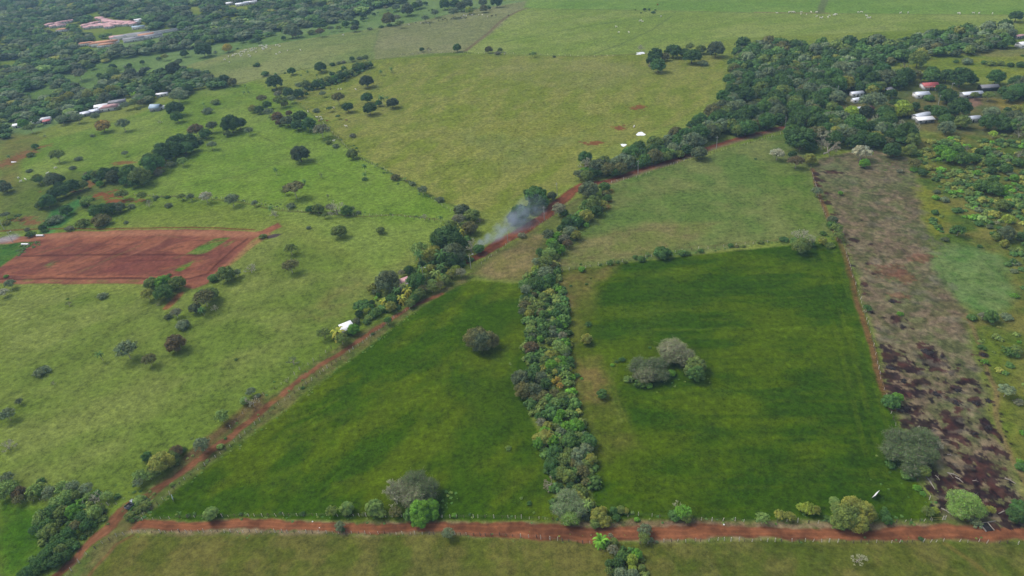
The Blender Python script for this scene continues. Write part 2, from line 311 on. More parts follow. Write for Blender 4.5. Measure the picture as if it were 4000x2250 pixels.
# burnt ground and log debris, dark maroon
BURN = [(3470, 1390, 52, 40), (3530, 1430, 55, 34), (3490, 1470, 50, 20), (3560, 1445, 34, 20), (3620, 1380, 40, 34), (3650, 1400, 36, 26), (3640, 1430, 30, 18), (3680, 1390, 16, 14),
 (3600, 1500, 46, 14), (3560, 1510, 34, 12), (3500, 1515, 50, 28), (3540, 1540, 40, 20), (3600, 1545, 30, 16), (3655, 1540, 36, 15), (3740, 1520, 26, 18), (3690, 1450, 20, 9), (3730, 1450, 20, 9),
 (3780, 1490, 22, 12), (3800, 1485, 22, 9), (3690, 1495, 16, 8), (3820, 1528, 10, 8), (3760, 1495, 20, 8), (3700, 1555, 18, 12), (3735, 1570, 26, 18), (3815, 1572, 30, 18), (3865, 1565, 16, 10),
 (3535, 1600, 32, 16), (3580, 1598, 20, 12), (3570, 1620, 26, 16), (3540, 1648, 28, 14), (3535, 1665, 24, 12), (3620, 1665, 60, 20), (3680, 1610, 30, 16), (3720, 1640, 44, 22), (3760, 1600, 30, 12), (3790, 1635, 16, 8),
 (3730, 1670, 40, 26), (3720, 1690, 36, 20), (3870, 1670, 26, 26), (3850, 1650, 20, 14), (3680, 1710, 20, 16), (3755, 1710, 26, 20), (3810, 1696, 18, 12), (3730, 1735, 16, 14), (3900, 1700, 14, 18), (3850, 1745, 30, 10), (3885, 1755, 24, 16),
 (3770, 1775, 22, 8), (3820, 1795, 44, 24), (3860, 1830, 56, 32), (3780, 1800, 24, 10), (3800, 1855, 60, 34), (3860, 1865, 50, 26), (3790, 1885, 50, 22), (3730, 1880, 40, 14), (3925, 1775, 12, 22), (3660, 1860, 26, 22),
 (3690, 1890, 34, 22), (3640, 1905, 22, 20), (3680, 1925, 34, 30), (3690, 1965, 26, 30), (3740, 1925, 50, 22), (3820, 1930, 50, 26), (3880, 1940, 60, 30), (3920, 1930, 44, 34), (3870, 1985, 50, 24), (3920, 2000, 36, 24), (3940, 2050, 40, 14), (3970, 2060, 26, 12),
 (3885, 2055, 34, 16), (3860, 1990, 30, 20), (3190, 680, 14, 8), (3190, 700, 12, 10), (3200, 725, 14, 10), (3210, 705, 14, 6), (3265, 674, 36, 6), (3235, 675, 20, 5), (3235, 755, 14, 4), (3228, 790, 16, 8), (3255, 837, 14, 4), (3368, 863, 10, 4),
 (3330, 936, 16, 8), (3315, 958, 14, 5), (3400, 955, 12, 5), (3392, 1030, 16, 6), (3335, 1037, 14, 5), (3375, 1110, 18, 8), (3413, 1070, 12, 6), (3378, 1147, 12, 5), (3318, 998, 8, 3), (3488, 1177, 24, 9), (3405, 1220, 12, 5), (3458, 1240, 12, 5), (3500, 1245, 24, 12),
 (3540, 1248, 9, 5), (3528, 1277, 13, 8), (3490, 1260, 12, 5), (3567, 1284, 8, 4), (3428, 1282, 9, 5), (3460, 1366, 16, 6), (3610, 1346, 18, 6), (3845, 1388, 20, 10), (3800, 1386, 8, 4), (3745, 1437, 8, 4), (3610, 1345, 16, 6), (3950, 1990, 40, 26), (3890, 1900, 30, 14)]
spots(BURN, (54, 38, 40), .9, c2=(84, 54, 48), sc=1.0)
rb = random.Random(4)
spots([(3480 + rb.uniform(0, 380) + (y_ - 1400) * .28, y_, rb.uniform(3, 12), rb.uniform(2, 7)) for y_ in [rb.uniform(1400, 2000) for _ in range(170)]], (42, 31, 34), .85)
spots([(3470 + rb.uniform(0, 330) + (y_ - 1400) * .28, y_, rb.uniform(10, 40), rb.uniform(6, 14)) for y_ in [rb.uniform(700, 2000) for _ in range(60)]], (122, 116, 100), .4)
spots([(3470, 1060, 60, 26), (3540, 1080, 50, 20), (3600, 1010, 50, 16), (3500, 1150, 40, 14)], (124, 78, 60), .5)
# bare red lot on the left
LOT = "-60,600 30,597 100,590 200,582 330,578 500,577 640,583 660,580 700,560 708,570 680,585 640,600 600,640 560,680 520,715 490,726 440,715 300,713 150,714 0,712 -60,712"
area(LOT, (158, 102, 76), (128, 78, 64), 6, 1, 1, reg=4, grass=.15, seed=110, stretch=(.35, 3))
area("-60,618 20,612 90,608 60,630 0,672 -60,690", (84, 118, 40), (64, 110, 48), 6, 1.5, 1, grass=1, reg=0, seed=111)
area("300,650 440,640 500,650 470,680 330,690 250,690", (112, 62, 58), (128, 74, 62), 5, 2, 4, .8, seed=112, stretch=(.2, 3))
area("470,640 500,620 540,600 578,597 560,612 520,635 500,642", (92, 128, 46), (110, 128, 56), 3, 1, 1, .95, grass=1)
area("436,682 460,668 492,655 480,668 450,684", (92, 130, 40), (110, 120, 56), 3, 1, 1, .95, grass=1)
area("560,616 592,602 585,610 565,622", (98, 120, 50), (120, 100, 60), 3, 1, 1, .8, grass=1)
area("112,668 135,655 146,658 125,674", (98, 122, 60), (130, 100, 70), 3, 1, 1.5, .8, grass=1)
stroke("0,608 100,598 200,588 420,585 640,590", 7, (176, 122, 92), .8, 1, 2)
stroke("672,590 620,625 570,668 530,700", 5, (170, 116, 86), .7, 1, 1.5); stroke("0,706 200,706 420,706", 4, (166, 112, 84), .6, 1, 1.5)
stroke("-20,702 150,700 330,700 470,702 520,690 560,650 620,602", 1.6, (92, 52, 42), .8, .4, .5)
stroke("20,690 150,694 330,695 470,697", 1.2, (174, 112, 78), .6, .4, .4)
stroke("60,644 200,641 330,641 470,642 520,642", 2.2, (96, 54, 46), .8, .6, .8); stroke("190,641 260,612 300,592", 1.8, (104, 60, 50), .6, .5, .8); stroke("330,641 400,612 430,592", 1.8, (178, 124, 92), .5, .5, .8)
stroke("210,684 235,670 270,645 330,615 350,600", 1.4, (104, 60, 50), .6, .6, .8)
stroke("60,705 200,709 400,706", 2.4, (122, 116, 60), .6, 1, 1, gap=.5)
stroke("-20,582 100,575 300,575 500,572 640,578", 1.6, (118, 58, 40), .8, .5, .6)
area("668,596 690,588 710,588 695,597 675,601", (84, 70, 70), (92, 78, 78), 5, .3, .5)
stroke("0,604 25,600", 10, (170, 168, 172), .8, 2, 3)
# litter and pale stones on the roads
# wheel ruts, ledges and scraped tracks on the lot; mowing lines in the dark fields
rq = random.Random(6)
for k in range(26):
    x0, y0 = rq.uniform(40, 480), rq.uniform(602, 690); L = rq.uniform(40, 170); sl = rq.uniform(-.75, -.35) if k % 3 else rq.uniform(-.04, .04)
    stroke(f"{x0},{y0} {x0 + L * .5},{y0 + L * .5 * sl * .6 + rq.uniform(-2, 2)} {x0 + L},{min(704, max(600, y0 + L * sl * .6))}", rq.uniform(.5, 1.6), rq.choice([(104, 58, 50), (160, 100, 74), (96, 54, 46), (148, 92, 62), (122, 112, 66)]), .5, .8, .6, gap=.3)
for k in range(34):
    y0 = 650 + k * 19 + rq.uniform(-4, 4); x1 = 2120 + (y0 - 650) * .34; stroke(f"{1560 + rq.uniform(-60, 260)},{y0 + rq.uniform(-3, 5)} {1900},{y0 + rq.uniform(-3, 3)} {min(x1, 2300)},{y0 - 4}", rq.uniform(.6, 1.5), rq.choice([(42, 70, 1), (94, 114, 16), (50, 78, 2), (84, 106, 10)]), rq.uniform(.2, .42), 1.4, .9, gap=.45)
for k in range(12):
    d_ = 10 + k * 7; stroke(f"{2112 - d_},{625} {2190 - d_},{870} {2250 - d_ * 1.1},{1090} {2290 - d_ * 1.2},{1200}", .7, rq.choice([(44, 72, 2), (92, 112, 22)]), .38, .3, .5, gap=.42)
for k in range(26):
    x0, y0 = rq.uniform(480, 1180), rq.uniform(800, 1280)
    L = rq.uniform(40, 140); stroke(f"{x0},{y0} {x0 + L * .5},{y0 - L * .18} {x0 + L},{y0 - L * .45}", rq.uniform(.8, 2.4), rq.choice([(48, 76, 1), (58, 88, 3), (96, 112, 26)]), .45, 1.6, 1.2, gap=.45) if x0 + L < 1290 and (x0 - 350) * .72 > (1300 - y0) - 60 else None
sp = (fbm(GX, GY, 1.3, 2, 140) - .5) * 2; sq = (fbm(GX, GY, 4.5, 2, 143) - .5) * 2
C[:, :3] *= (1 + sp * np.choose(REG, [.10, .22, .55, .22, .25]) + sq * np.choose(REG, [.05, .12, .25, .12, .14]))[:, None]
C = np.clip(C, 0, 1)
tint = 1 + .10 * (fbm(GX, GY, 3.2, 2, 120)[:, None] - .5) * 2 * C[:, 3:4]
C[:, :3] = C[:, :3] * ALB * tint
nr, na = len(rr), len(az)
ii, jj = np.meshgrid(np.arange(nr - 1), np.arange(na - 1), indexing='ij')
q0 = (ii * na + jj).ravel(); FC = np.stack([q0, q0 + 1, q0 + na + 1, q0 + na], 1)[:, ::-1]
GMAT = bpy.data.materials.new("ground_cover"); GMAT.use_nodes = True
def ground_mat(mt):
    n = mt.node_tree.nodes; l = mt.node_tree.links; b = n["Principled BSDF"]
    b.inputs["Roughness"].default_value = .95; b.inputs["Specular IOR Level"].default_value = .0
    at = n.new("ShaderNodeVertexColor"); at.layer_name = "Col"
    geo = n.new("ShaderNodeNewGeometry")
    def nz(sc, det, rgh=.6):
        q = n.new("ShaderNodeTexNoise"); q.inputs["Scale"].default_value = sc; q.inputs["Detail"].default_value = det; q.inputs["Roughness"].default_value = rgh
        l.new(geo.outputs["Position"], q.inputs["Vector"]); return q
    a = nz(.42, 4, .7); c = nz(.09, 3); fn = nz(1.7, 3, .75)
    def mth(op, x, y, cl=False):
        q = n.new("ShaderNodeMath"); q.operation = op; q.use_clamp = cl
        for k, v in enumerate((x, y)):
            if isinstance(v, (int, float)): q.inputs[k].default_value = v
            else: l.new(v, q.inputs[k])
        return q.outputs[0]
    t = mth('SUBTRACT', a.outputs[0], .5); t = mth('MULTIPLY', t, 1.9)
    t2 = mth('MULTIPLY', mth('SUBTRACT', c.outputs[0], .5), .7)
    s = mth('ADD', mth('ADD', t, t2), mth('MULTIPLY', mth('SUBTRACT', fn.outputs[0], .5), 1.5)); s = mth('MULTIPLY', s, mth('ADD', mth('MULTIPLY', at.outputs["Alpha"], .75), .35))
    s = mth('ADD', s, 1.0); s = mth('MAXIMUM', s, .35)
    mx = n.new("ShaderNodeVectorMath"); mx.operation = 'SCALE'; l.new(at.outputs["Color"], mx.inputs[0]); l.new(s, mx.inputs["Scale"])
    l.new(mx.outputs[0], b.inputs["Base Color"])
    bp = n.new("ShaderNodeBump"); bp.inputs["Strength"].default_value = .6; bp.inputs["Distance"].default_value = .5
    l.new(mth('MULTIPLY', a.outputs[0], at.outputs["Alpha"]), bp.inputs["Height"]); l.new(bp.outputs[0], b.inputs["Normal"])
ground_mat(GMAT)
RF = REG[FC[:, 0]]
GV = np.stack([GX, GY, GZ], 1)
for rid, nm, lb in ((0, "ground", "green pasture and scrub covering the whole plain"), (1, "dirt_road", "red dirt roads crossing between the fenced fields"),
                (2, "burnt_field", "cleared brown strip with dark burnt patches right of the dark green field"),
                (3, "crop_field", "two dark green fields either side of the tree belt"), (4, "bare_earth", "bare red earth lot cut into the left pasture")):
    fc = FC[RF == rid]
    u, inv = np.unique(fc, return_inverse=True); inv = inv.reshape(fc.shape)
    link(nm, mesh(nm, GV[u], [inv], [GMAT], cols=C[u], smooth=True), kind="structure", label=lb)
del RRg, AZg, ii, jj
# ------------------------------------------------------------------ plants: unit-width prototypes, base at z = 0
def pmat(name, rough=.85, color=None, info=True, var=.5, scale=3.0):
    mt = bpy.data.materials.new(name); mt.use_nodes = True; n = mt.node_tree.nodes; l = mt.node_tree.links; b = n["Principled BSDF"]
    b.inputs["Roughness"].default_value = rough; b.inputs["Specular IOR Level"].default_value = .15
    if info:
        oi = n.new("ShaderNodeObjectInfo"); src = oi.outputs["Color"]
        at = n.new("ShaderNodeVertexColor"); at.layer_name = "Col"
        mm = n.new("ShaderNodeMix"); mm.data_type = 'RGBA'; mm.blend_type = 'MULTIPLY'; mm.inputs[0].default_value = 1
        l.new(src, mm.inputs[6]); l.new(at.outputs["Color"], mm.inputs[7]); out = mm.outputs[2]
    else:
        rgb = n.new("ShaderNodeRGB"); rgb.outputs[0].default_value = (*color, 1); out = rgb.outputs[0]
    nz = n.new("ShaderNodeTexNoise"); tc = n.new("ShaderNodeNewGeometry"); l.new(tc.outputs["Position"], nz.inputs["Vector"])
    nz.inputs["Scale"].default_value = scale; nz.inputs["Detail"].default_value = 3
    mr = n.new("ShaderNodeMapRange"); l.new(nz.outputs[0], mr.inputs[0])
    mr.inputs[1].default_value = .25; mr.inputs[2].default_value = .75; mr.inputs[3].default_value = 1 - var / 2; mr.inputs[4].default_value = 1 + var / 2
    sc = n.new("ShaderNodeVectorMath"); sc.operation = 'SCALE'; l.new(out, sc.inputs[0]); l.new(mr.outputs[0], sc.inputs["Scale"])
    l.new(sc.outputs[0], b.inputs["Base Color"]); return mt
LEAF = pmat("foliage", .8, var=.35, scale=.5)
ATT = bpy.data.materials.new("woodland_foliage"); ATT.use_nodes = True
_b = ATT.node_tree.nodes["Principled BSDF"]; _b.inputs["Roughness"].default_value = .85; _b.inputs["Specular IOR Level"].default_value = .15
_v = ATT.node_tree.nodes.new("ShaderNodeVertexColor"); _v.layer_name = "Col"; ATT.node_tree.links.new(_v.outputs[0], _b.inputs["Base Color"])
BARK = pmat("bark", .9, color=tuple(lin((120, 104, 86), .6)), info=False, var=.6, scale=2)
PALE = pmat("pale_bark", .9, color=tuple(lin((196, 186, 170), .62)), info=False, var=.4, scale=2)
GREYT = pmat("grey_twigs", .9, info=True, var=.3, scale=.5)

def quads(P, N, s, rng, asp=1.0, U=None):
    """one quad per point P, facing N, half-size s"""
    n = len(P); N = N / (np.linalg.norm(N, axis=1, keepdims=True) + 1e-9)
    if U is None: U = np.cross(N, rng.normal(size=(n, 3)))
    else: U = U - N * (U * N).sum(1, keepdims=True)
    U /= np.linalg.norm(U, axis=1, keepdims=True) + 1e-9; V = np.cross(N, U)
    s = np.broadcast_to(np.asarray(s, float), (n,))[:, None]
    a = U * s; b = V * s * asp
    Q = np.stack([P - a - b * .6, P + a * .2 - b, P + a + b * .7, P - a * .3 + b], 1).reshape(-1, 3)
    return Q, np.arange(n * 4).reshape(n, 4)
def ico(c, r, rz, rng):
    """small closed lump, 5 x 8"""
    V = []; Fq = []
    for i in range(6):
        t = math.pi * i / 5
        for j in range(8):
            p = 2 * math.pi * j / 8; k = 1 + rng.uniform(-.12, .12)
            V.append((c[0] + r * k * math.sin(t) * math.cos(p), c[1] + r * k * math.sin(t) * math.sin(p), c[2] + rz * k * math.cos(t)))
    for i in range(5):
        for j in range(8): Fq.append((i * 8 + j, i * 8 + (j + 1) % 8, (i + 1) * 8 + (j + 1) % 8, (i + 1) * 8 + j))
    return np.array(V), np.array(Fq)
def tube(p0, p1, r0, r1, k=4):
    p0 = np.array(p0, float); p1 = np.array(p1, float); d = p1 - p0; d /= np.linalg.norm(d) + 1e-9
    u = np.cross(d, (0, 0, 1) if abs(d[2]) < .9 else (1, 0, 0)); u /= np.linalg.norm(u); v = np.cross(d, u)
    a = np.arange(k) * 2 * math.pi / k; o = np.cos(a)[:, None] * u + np.sin(a)[:, None] * v
    return np.concatenate([p0 + o * r0, p1 + o * r1]), np.array([(i, (i + 1) % k, k + (i + 1) % k, k + i) for i in range(k)])
class MB:
    def __init__(s): s.V = []; s.F = []; s.T = []; s.n = 0; s.M = []
    def add(s, V, Fc, tone=1.0, m=0):
        V = np.asarray(V, float); s.V.append(V); s.F.append(np.asarray(Fc) + s.n); s.n += len(V)
        t = np.asarray(tone, float)
        if t.ndim <= 1 and t.size not in (1, len(V)): t = np.repeat(t, len(V) // t.size)
        if t.ndim == 2: s.T.append(t if len(t) == len(V) else np.repeat(t, len(V) // len(t), 0))
        else: s.T.append(np.repeat(np.broadcast_to(t, (len(V),))[:, None], 3, 1))
        s.M.append(np.full(len(Fc), m))
    def mesh(s, name, mats):
        k4 = [f for f in s.F if f.shape[1] == 4]
        T = np.concatenate(s.T); return mesh(name, np.concatenate(s.V), [np.concatenate(s.F)], mats, np.concatenate(s.M), np.concatenate([T, np.ones((len(T), 1))], 1))
def lobes(rng, n, a, top=.15, lr=(.13, .2), flat=0):
    L = [(np.array([0, 0, 0.0]), .30 if not flat else .2)]
    for i in range(n):
        ph = i * 2.39996 + rng.uniform(-.4, .4); z = 1 - (i + .5) / n * (1 + top)
        rad = math.sqrt(max(0, 1 - min(1, z * z))); r = rng.uniform(*lr); k = .5 - r + rng.uniform(-.03, .03)
        L.append((np.array([k * rad * math.cos(ph), k * rad * math.sin(ph), max(z, -.8) * (a - r * .5)]), r))
    return L
def crown(seed, n=18, a=.36, leaves=2600, ls=.021, lr=(.13, .2), hole=0.0, zc=.46, flat=0, jit=.7, inner=.84, zq=.8, top=.15, lump=True):
    rng = np.random.default_rng(seed); L = lobes(rng, n, a, top, lr, flat); mb = MB()
    cs = np.array([c for c, r in L]); rs = np.array([r for c, r in L])
    pick = rng.choice(len(L), leaves * 2, p=rs ** 2 / (rs ** 2).sum())
    D = rng.normal(size=(leaves * 2, 3)); D /= np.linalg.norm(D, axis=1, keepdims=True)
    P = cs[pick] + D * rs[pick][:, None] * np.array([1, 1, zq]) * rng.uniform(.78, 1.26, (leaves * 2, 1))
    ok = D[:, 2] > -.55
    dd = np.linalg.norm(P[:, None, :] - cs[None], axis=2) / rs[None]; dd[np.arange(len(P)), pick] = 9
    ok &= dd.min(1) > .74
    if hole: ok &= vn(P[:, 0] * 9 + seed, P[:, 1] * 9 + P[:, 2] * 5, seed) > hole
    P, D, pick = P[ok][:leaves], D[ok][:leaves], pick[ok][:leaves]
    lt = rng.uniform(.78, 1.25, len(L)); tn = lt[pick] * rng.uniform(.7, 1.32, len(P))
    hue = rng.uniform(-1, 1, len(L))[pick]
    T = np.stack([tn * (1 + .10 * hue), tn, tn * (1 - .12 * hue)], 1)
    Q, Fq = quads(P + [0, 0, zc], D + rng.normal(size=P.shape) * jit * .6 + [0, 0, .25], ls * rng.uniform(.7, 1.35, len(P)), rng)
    mb.add(Q, Fq, T)
    if lump:
        for i, (c, r) in enumerate(L):
            V, Fq = ico(c + [0, 0, zc], r * inner, r * inner * zq, rng); mb.add(V, Fq, lt[i] * .9)
    return mb, L
def trunk_mesh(name, rng, L, zc, ztop, r=.028, mat=BARK, limbs=7, lean=0):
    mb = MB(); fork = np.array([lean, 0, max(.08, ztop * .42)])
    mb.add(*tube((0, 0, -.06), fork, r, r * .75, 6))
    k = rng.choice(len(L), min(limbs, len(L)), replace=False)
    for i in k:
        c = L[i][0] + [0, 0, zc]; mid = (fork + c) / 2 + rng.normal(size=3) * .02
        mb.add(*tube(fork, mid, r * .55, r * .36, 4)); mb.add(*tube(mid, c, r * .36, r * .12, 4))
    return mb.mesh(name, [mat])
def branches(seed, W=1.0, H0=.8, lim=5, spread=1.0, depth=4, r=.02, twl=.1, fork=.25, mat=PALE, dome=False):
    """leafless tree: trunk and limbs (mb1), fine twigs (mb2)"""
    rng = np.random.default_rng(seed); m1 = MB(); m2 = MB()
    def grow(p, d, ln, rad, k):
        q = p + d * ln; (m1 if k < depth - 1 else m2).add(*tube(p, q, rad, rad * .62, 5 if k < 2 else 3))
        if k >= depth: return
        for _ in range(rng.integers(2, 4) if k else lim):
            e = d * (1.0 if k else .45) + rng.normal(size=3) * (.52 if k else .8) * spread; e[2] += .12
            e /= np.linalg.norm(e); e[2] = max(e[2], -.05 if k > 1 else .12)
            grow(q, e, ln * rng.uniform(.55, .8) if k else .24 * rng.uniform(.8, 1.2), rad * .58, k + 1)
    grow(np.array([0, 0, -.05]), np.array([0, 0, 1.0]), fork + .05, r, 0)
    V = np.concatenate(m1.V + m2.V); sx = max(abs(V[:, 0]).max(), abs(V[:, 1]).max()) / .5; sz = V[:, 2].max() / H0
    for mm in (m1, m2):
        mm.V = [v / [sx, sx, sz] for v in mm.V]
    return m1, m2
def twigdome(seed, n=7500, a=.42, zc=.42, ln=.05, wd=.0028, leaves=900):
    """big crown of fine grey twigs over pale limbs"""
    rng = np.random.default_rng(seed); L = lobes(rng, 22, a, .2, (.13, .2)); mb = MB()
    cs = np.array([c for c, r in L]); rs = np.array([r for c, r in L])
    pick = rng.choice(len(L), n, p=rs ** 2 / (rs ** 2).sum()); D = rng.normal(size=(n, 3)); D[:, 2] = abs(D[:, 2]) * 1.1 - .25
    D /= np.linalg.norm(D, axis=1, keepdims=True); P = cs[pick] + D * rs[pick][:, None] * rng.uniform(.55, 1.2, (n, 1)) + [0, 0, zc]
    U = D + rng.normal(size=D.shape) * .5; N = np.cross(U, rng.normal(size=U.shape))
    lt = rng.uniform(.8, 1.2, len(L)); tn = lt[pick] * rng.uniform(.6, 1.5, n)
    Q, Fq = quads(P, N, ln * rng.uniform(.6, 1.3, n) * .5, rng, wd / ln * 2, U); mb.add(Q, Fq, np.stack([tn * 1.05, tn, tn * .95], 1))
    k = leaves; pick = rng.choice(len(L), k); D = rng.normal(size=(k, 3)); D[:, 2] = abs(D[:, 2]); D /= np.linalg.norm(D, axis=1, keepdims=True)
    P = cs[pick] + D * rs[pick][:, None] + [0, 0, zc]; tn = rng.uniform(.7, 1.3, k)
    Q, Fq = quads(P, D + rng.normal(size=D.shape) * .6, .016 * rng.uniform(.6, 1.2, k), rng); mb.add(Q, Fq, np.stack([tn * .8, tn * 1.05, tn * .7], 1))
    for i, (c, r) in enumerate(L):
        V, Fq = ico(c + [0, 0, zc - .03], r * .6, r * .5, rng); mb.add(V, Fq, .6 * lt[i])  # darker inner lumps: shade inside the crown put into their tone
    lm = MB(); fork = np.array([0, 0, .12]); lm.add(*tube((0, 0, -.05), fork, .028, .024, 6))
    for i in rng.choice(len(L), 12, replace=False):
        c = L[i][0] * 1.12 + [0, 0, zc + .05]; mid = (fork + c) / 2 + rng.normal(size=3) * .03
        lm.add(*tube(fork, mid, .014, .009)); lm.add(*tube(mid, c, .009, .004, 3))
        for _ in range(3):
            e = c + L[i][0] * .25 + rng.normal(size=3) * .07; lm.add(*tube(c, e, .004, .0015, 3))
    return mb, lm
def palm(seed, n=16, H0=.9, droop=.5, rad=.5, wid=.13, th=.022, tip=0, arch=.22):
    rng = np.random.default_rng(seed); mb = MB(); tk = MB(); lean = rng.uniform(-.08, .08, 2)
    top = np.array([lean[0], lean[1], H0])
    for i in range(4):
        t0, t1 = i / 4, (i + 1) / 4; tk.add(*tube((lean[0] * t0 ** 2, lean[1] * t0 ** 2, H0 * t0 - (.05 if i == 0 else 0)), (lean[0] * t1 ** 2, lean[1] * t1 ** 2, H0 * t1), th * (1.1 - .3 * t0), th * (1.1 - .3 * t1), 6))
    for i in range(n):
        ph = i * 2.39996; up = arch * (1.4 - 1.6 * (i / n)) ; ln = rad * rng.uniform(.85, 1.08); S = 7
        lowf = i / n; pr = []
        for s in range(S + 1):
            t = s / S; rr_ = ln * t * (1 - .12 * t * lowf); z = up * math.sin(t * 2.2) * 1.1 - droop * (0.35 + lowf) * t * t * rad * 1.3
            w = wid * math.sin(math.pi * min(1, t * .93 + .07)) ** .6 * .5
            c = top + [rr_ * math.cos(ph), rr_ * math.sin(ph), z]; sd = np.array([-math.sin(ph), math.cos(ph), 0])
            pr.append((c, sd, w))
        V = []
        for c, sd, w in pr: V += [c - sd * w - [0, 0, w * .55], c, c + sd * w - [0, 0, w * .55]]
        Fq = []
        for s in range(S):
            for k in (0, 1): Fq.append((s * 3 + k, s * 3 + k + 1, s * 3 + k + 4, s * 3 + k + 3))
        tn = rng.uniform(.75, 1.25); T = np.full((len(V), 3), tn)
        if tip: 
            g = np.clip((np.arange(len(V)) // 3) / S, 0, 1) * (.35 + .65 * lowf) * tip
            T = T * (1 - g[:, None]) + g[:, None] * np.array([2.6, 1.45, 1.6])
        # split the blade into leaflets by dropping alternate thin cells at the rim
        mb.add(V, Fq, T)
        for s in range(1, S):
            c, sd, w = pr[s]; dirv = pr[min(S, s + 1)][0] - c
            for sg in (-1, 1):
                e = c + sd * sg * w * 1.5 + dirv * .8 - [0, 0, w * .9]; q = np.array([c + dirv * .1, c + dirv * .55, e + dirv * .12, e]); mb.add(q, [(0, 1, 2, 3)], T[s * 3:s * 3 + 1].repeat(4, 0))
    return mb, tk
def banana(seed):
    rng = np.random.default_rng(seed); mb = MB()
    for k in range(7):
        b = rng.uniform(-.28, .28, 2); mb.add(*tube((b[0], b[1], -.03), (b[0], b[1], .3), .03, .02, 5), .8)
        for i in range(7):
            ph = rng.uniform(0, 6.28); ln = rng.uniform(.2, .32); tn = rng.uniform(.7, 1.35); V = []
            for s in range(5):
                t = s / 4; w = .05 * math.sin(math.pi * (t * .85 + .1)); c = np.array([b[0] + ln * t * math.cos(ph), b[1] + ln * t * math.sin(ph), .3 + .22 * math.sin(t * 2.3)]); sd = np.array([-math.sin(ph), math.cos(ph), 0])
                V += [c - sd * w, c + sd * w]
            mb.add(V, [(2 * s, 2 * s + 1, 2 * s + 3, 2 * s + 2) for s in range(4)], tn)
    return mb
PROTO = {}
def P_(k, parts): PROTO.setdefault(k, []).append(parts)
def prot(kind, cnt, fn):
    for i in range(cnt): P_(kind, fn(i))
def f_R(i):
    mb, L = crown(100 + i, n=[26, 34, 22, 42][i % 4], a=[.38, .33, .42, .36][i % 4], leaves=4600, zc=.43, top=.55, lr=[(.09, .18), (.08, .14), (.1, .2), (.06, .13)][i % 4], inner=.74, ls=.019, jit=1.1)
    return dict(crown=mb.mesh("crown", [LEAF]), trunk=trunk_mesh("trunk", np.random.default_rng(i), L, .45, .8))
def f_L(i):
    mb, L = crown(200 + i, n=22, a=.3, leaves=2300, ls=.017, zc=.48, lr=(.09, .15), hole=.34, inner=.55, jit=1.2)
    return dict(crown=mb.mesh("crown", [LEAF]), trunk=trunk_mesh("trunk", np.random.default_rng(20 + i), L, .48, .7, .022, PALE, 12))
def f_U(i):
    mb, L = crown(300 + i, n=20, a=.16, leaves=2300, ls=.018, zc=.52, lr=(.1, .15), flat=1, top=-.1, zq=.5)
    return dict(crown=mb.mesh("crown", [LEAF]), trunk=trunk_mesh("trunk", np.random.default_rng(40 + i), L, .52, .9, .02, PALE, 9, .05))
def f_S(i):
    mb, L = crown(400 + i, n=[14, 20, 11][i % 3], a=.3, leaves=1900, ls=.026, zc=.2, lr=(.12, .2), top=.0)
    return dict(all=mb.mesh("shrub", [LEAF]))
def f_s(i):
    mb, L = crown(500 + i, n=16, a=.22, leaves=1300, ls=.022, zc=.16, lr=(.08, .14), top=.0, hole=.3, inner=.6, jit=1.2)
    return dict(all=mb.mesh("shrub", [LEAF]))
def f_B(i):
    a, b = branches(600 + i, H0=[.8, .65, 1.0][i % 3], spread=[1, 1.2, .8][i % 3], depth=5, r=.045, lim=7); rng = np.random.default_rng(i)
    E = np.concatenate([v[-3:] for v in b.V[::2]]); E = E[rng.choice(len(E), 1500)]; D = E * [1, 1, .6] + rng.normal(size=E.shape) * .25; Q, Fq = quads(E + D * .05, rng.normal(size=E.shape), .032 * rng.uniform(.5, 1.4, len(E)), rng, .13, D); b.add(Q, Fq, rng.uniform(.7, 1.3, len(E)))
    return dict(trunk=a.mesh("trunk", [PALE]), crown=b.mesh("crown", [GREYT]))
def f_G(i):
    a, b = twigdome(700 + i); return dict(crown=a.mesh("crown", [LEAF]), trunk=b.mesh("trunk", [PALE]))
def f_P(i):
    a, b = palm(800 + i, 15, H0=.8 + .2 * i); return dict(crown=a.mesh("crown", [LEAF]), trunk=b.mesh("trunk", [PALE]))
def f_C(i):
    a, b = palm(820 + i, 19, H0=.45, droop=.75, wid=.15, tip=.85, arch=.3); return dict(crown=a.mesh("crown", [LEAF]), trunk=b.mesh("trunk", [BARK]))
def f_F(i):
    a, b = palm(840 + i, 24, H0=.22, droop=.5, wid=.14, arch=.3); return dict(crown=a.mesh("crown", [LEAF]), trunk=b.mesh("trunk", [BARK]))
def f_N(i): return dict(all=banana(860 + i).mesh("banana", [LEAF]))
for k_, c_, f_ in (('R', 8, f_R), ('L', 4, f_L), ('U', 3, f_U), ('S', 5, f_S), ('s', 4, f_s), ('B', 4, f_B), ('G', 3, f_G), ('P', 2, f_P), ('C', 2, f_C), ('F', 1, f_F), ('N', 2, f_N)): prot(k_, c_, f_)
KIND = {'R': ("broadleaf_tree", "tree", "round tree", .45, .8), 'L': ("open_crowned_tree", "tree", "thin-leaved tree", .48, .7), 'U': ("umbrella_tree", "tree", "flat-topped tree", .52, .9), 'S': ("shrub", "bush", "bush", .2, .5),
        's': ("shrub", "bush", "thin low bush", .16, .35), 'B': ("bare_tree", "tree", "leafless tree", .4, .8), 'G': ("spreading_tree", "tree", "wide twiggy tree", .42, .8), 'P': ("palm_tree", "palm", "palm", .85, 1),
        'C': ("coconut_palm", "palm", "palm with yellowing fronds", .45, .6), 'F': ("palm_tree", "palm", "stocky fan of palm fronds", .25, .4), 'N': ("banana_clump", "banana plant", "clump of banana plants", .3, .5)}
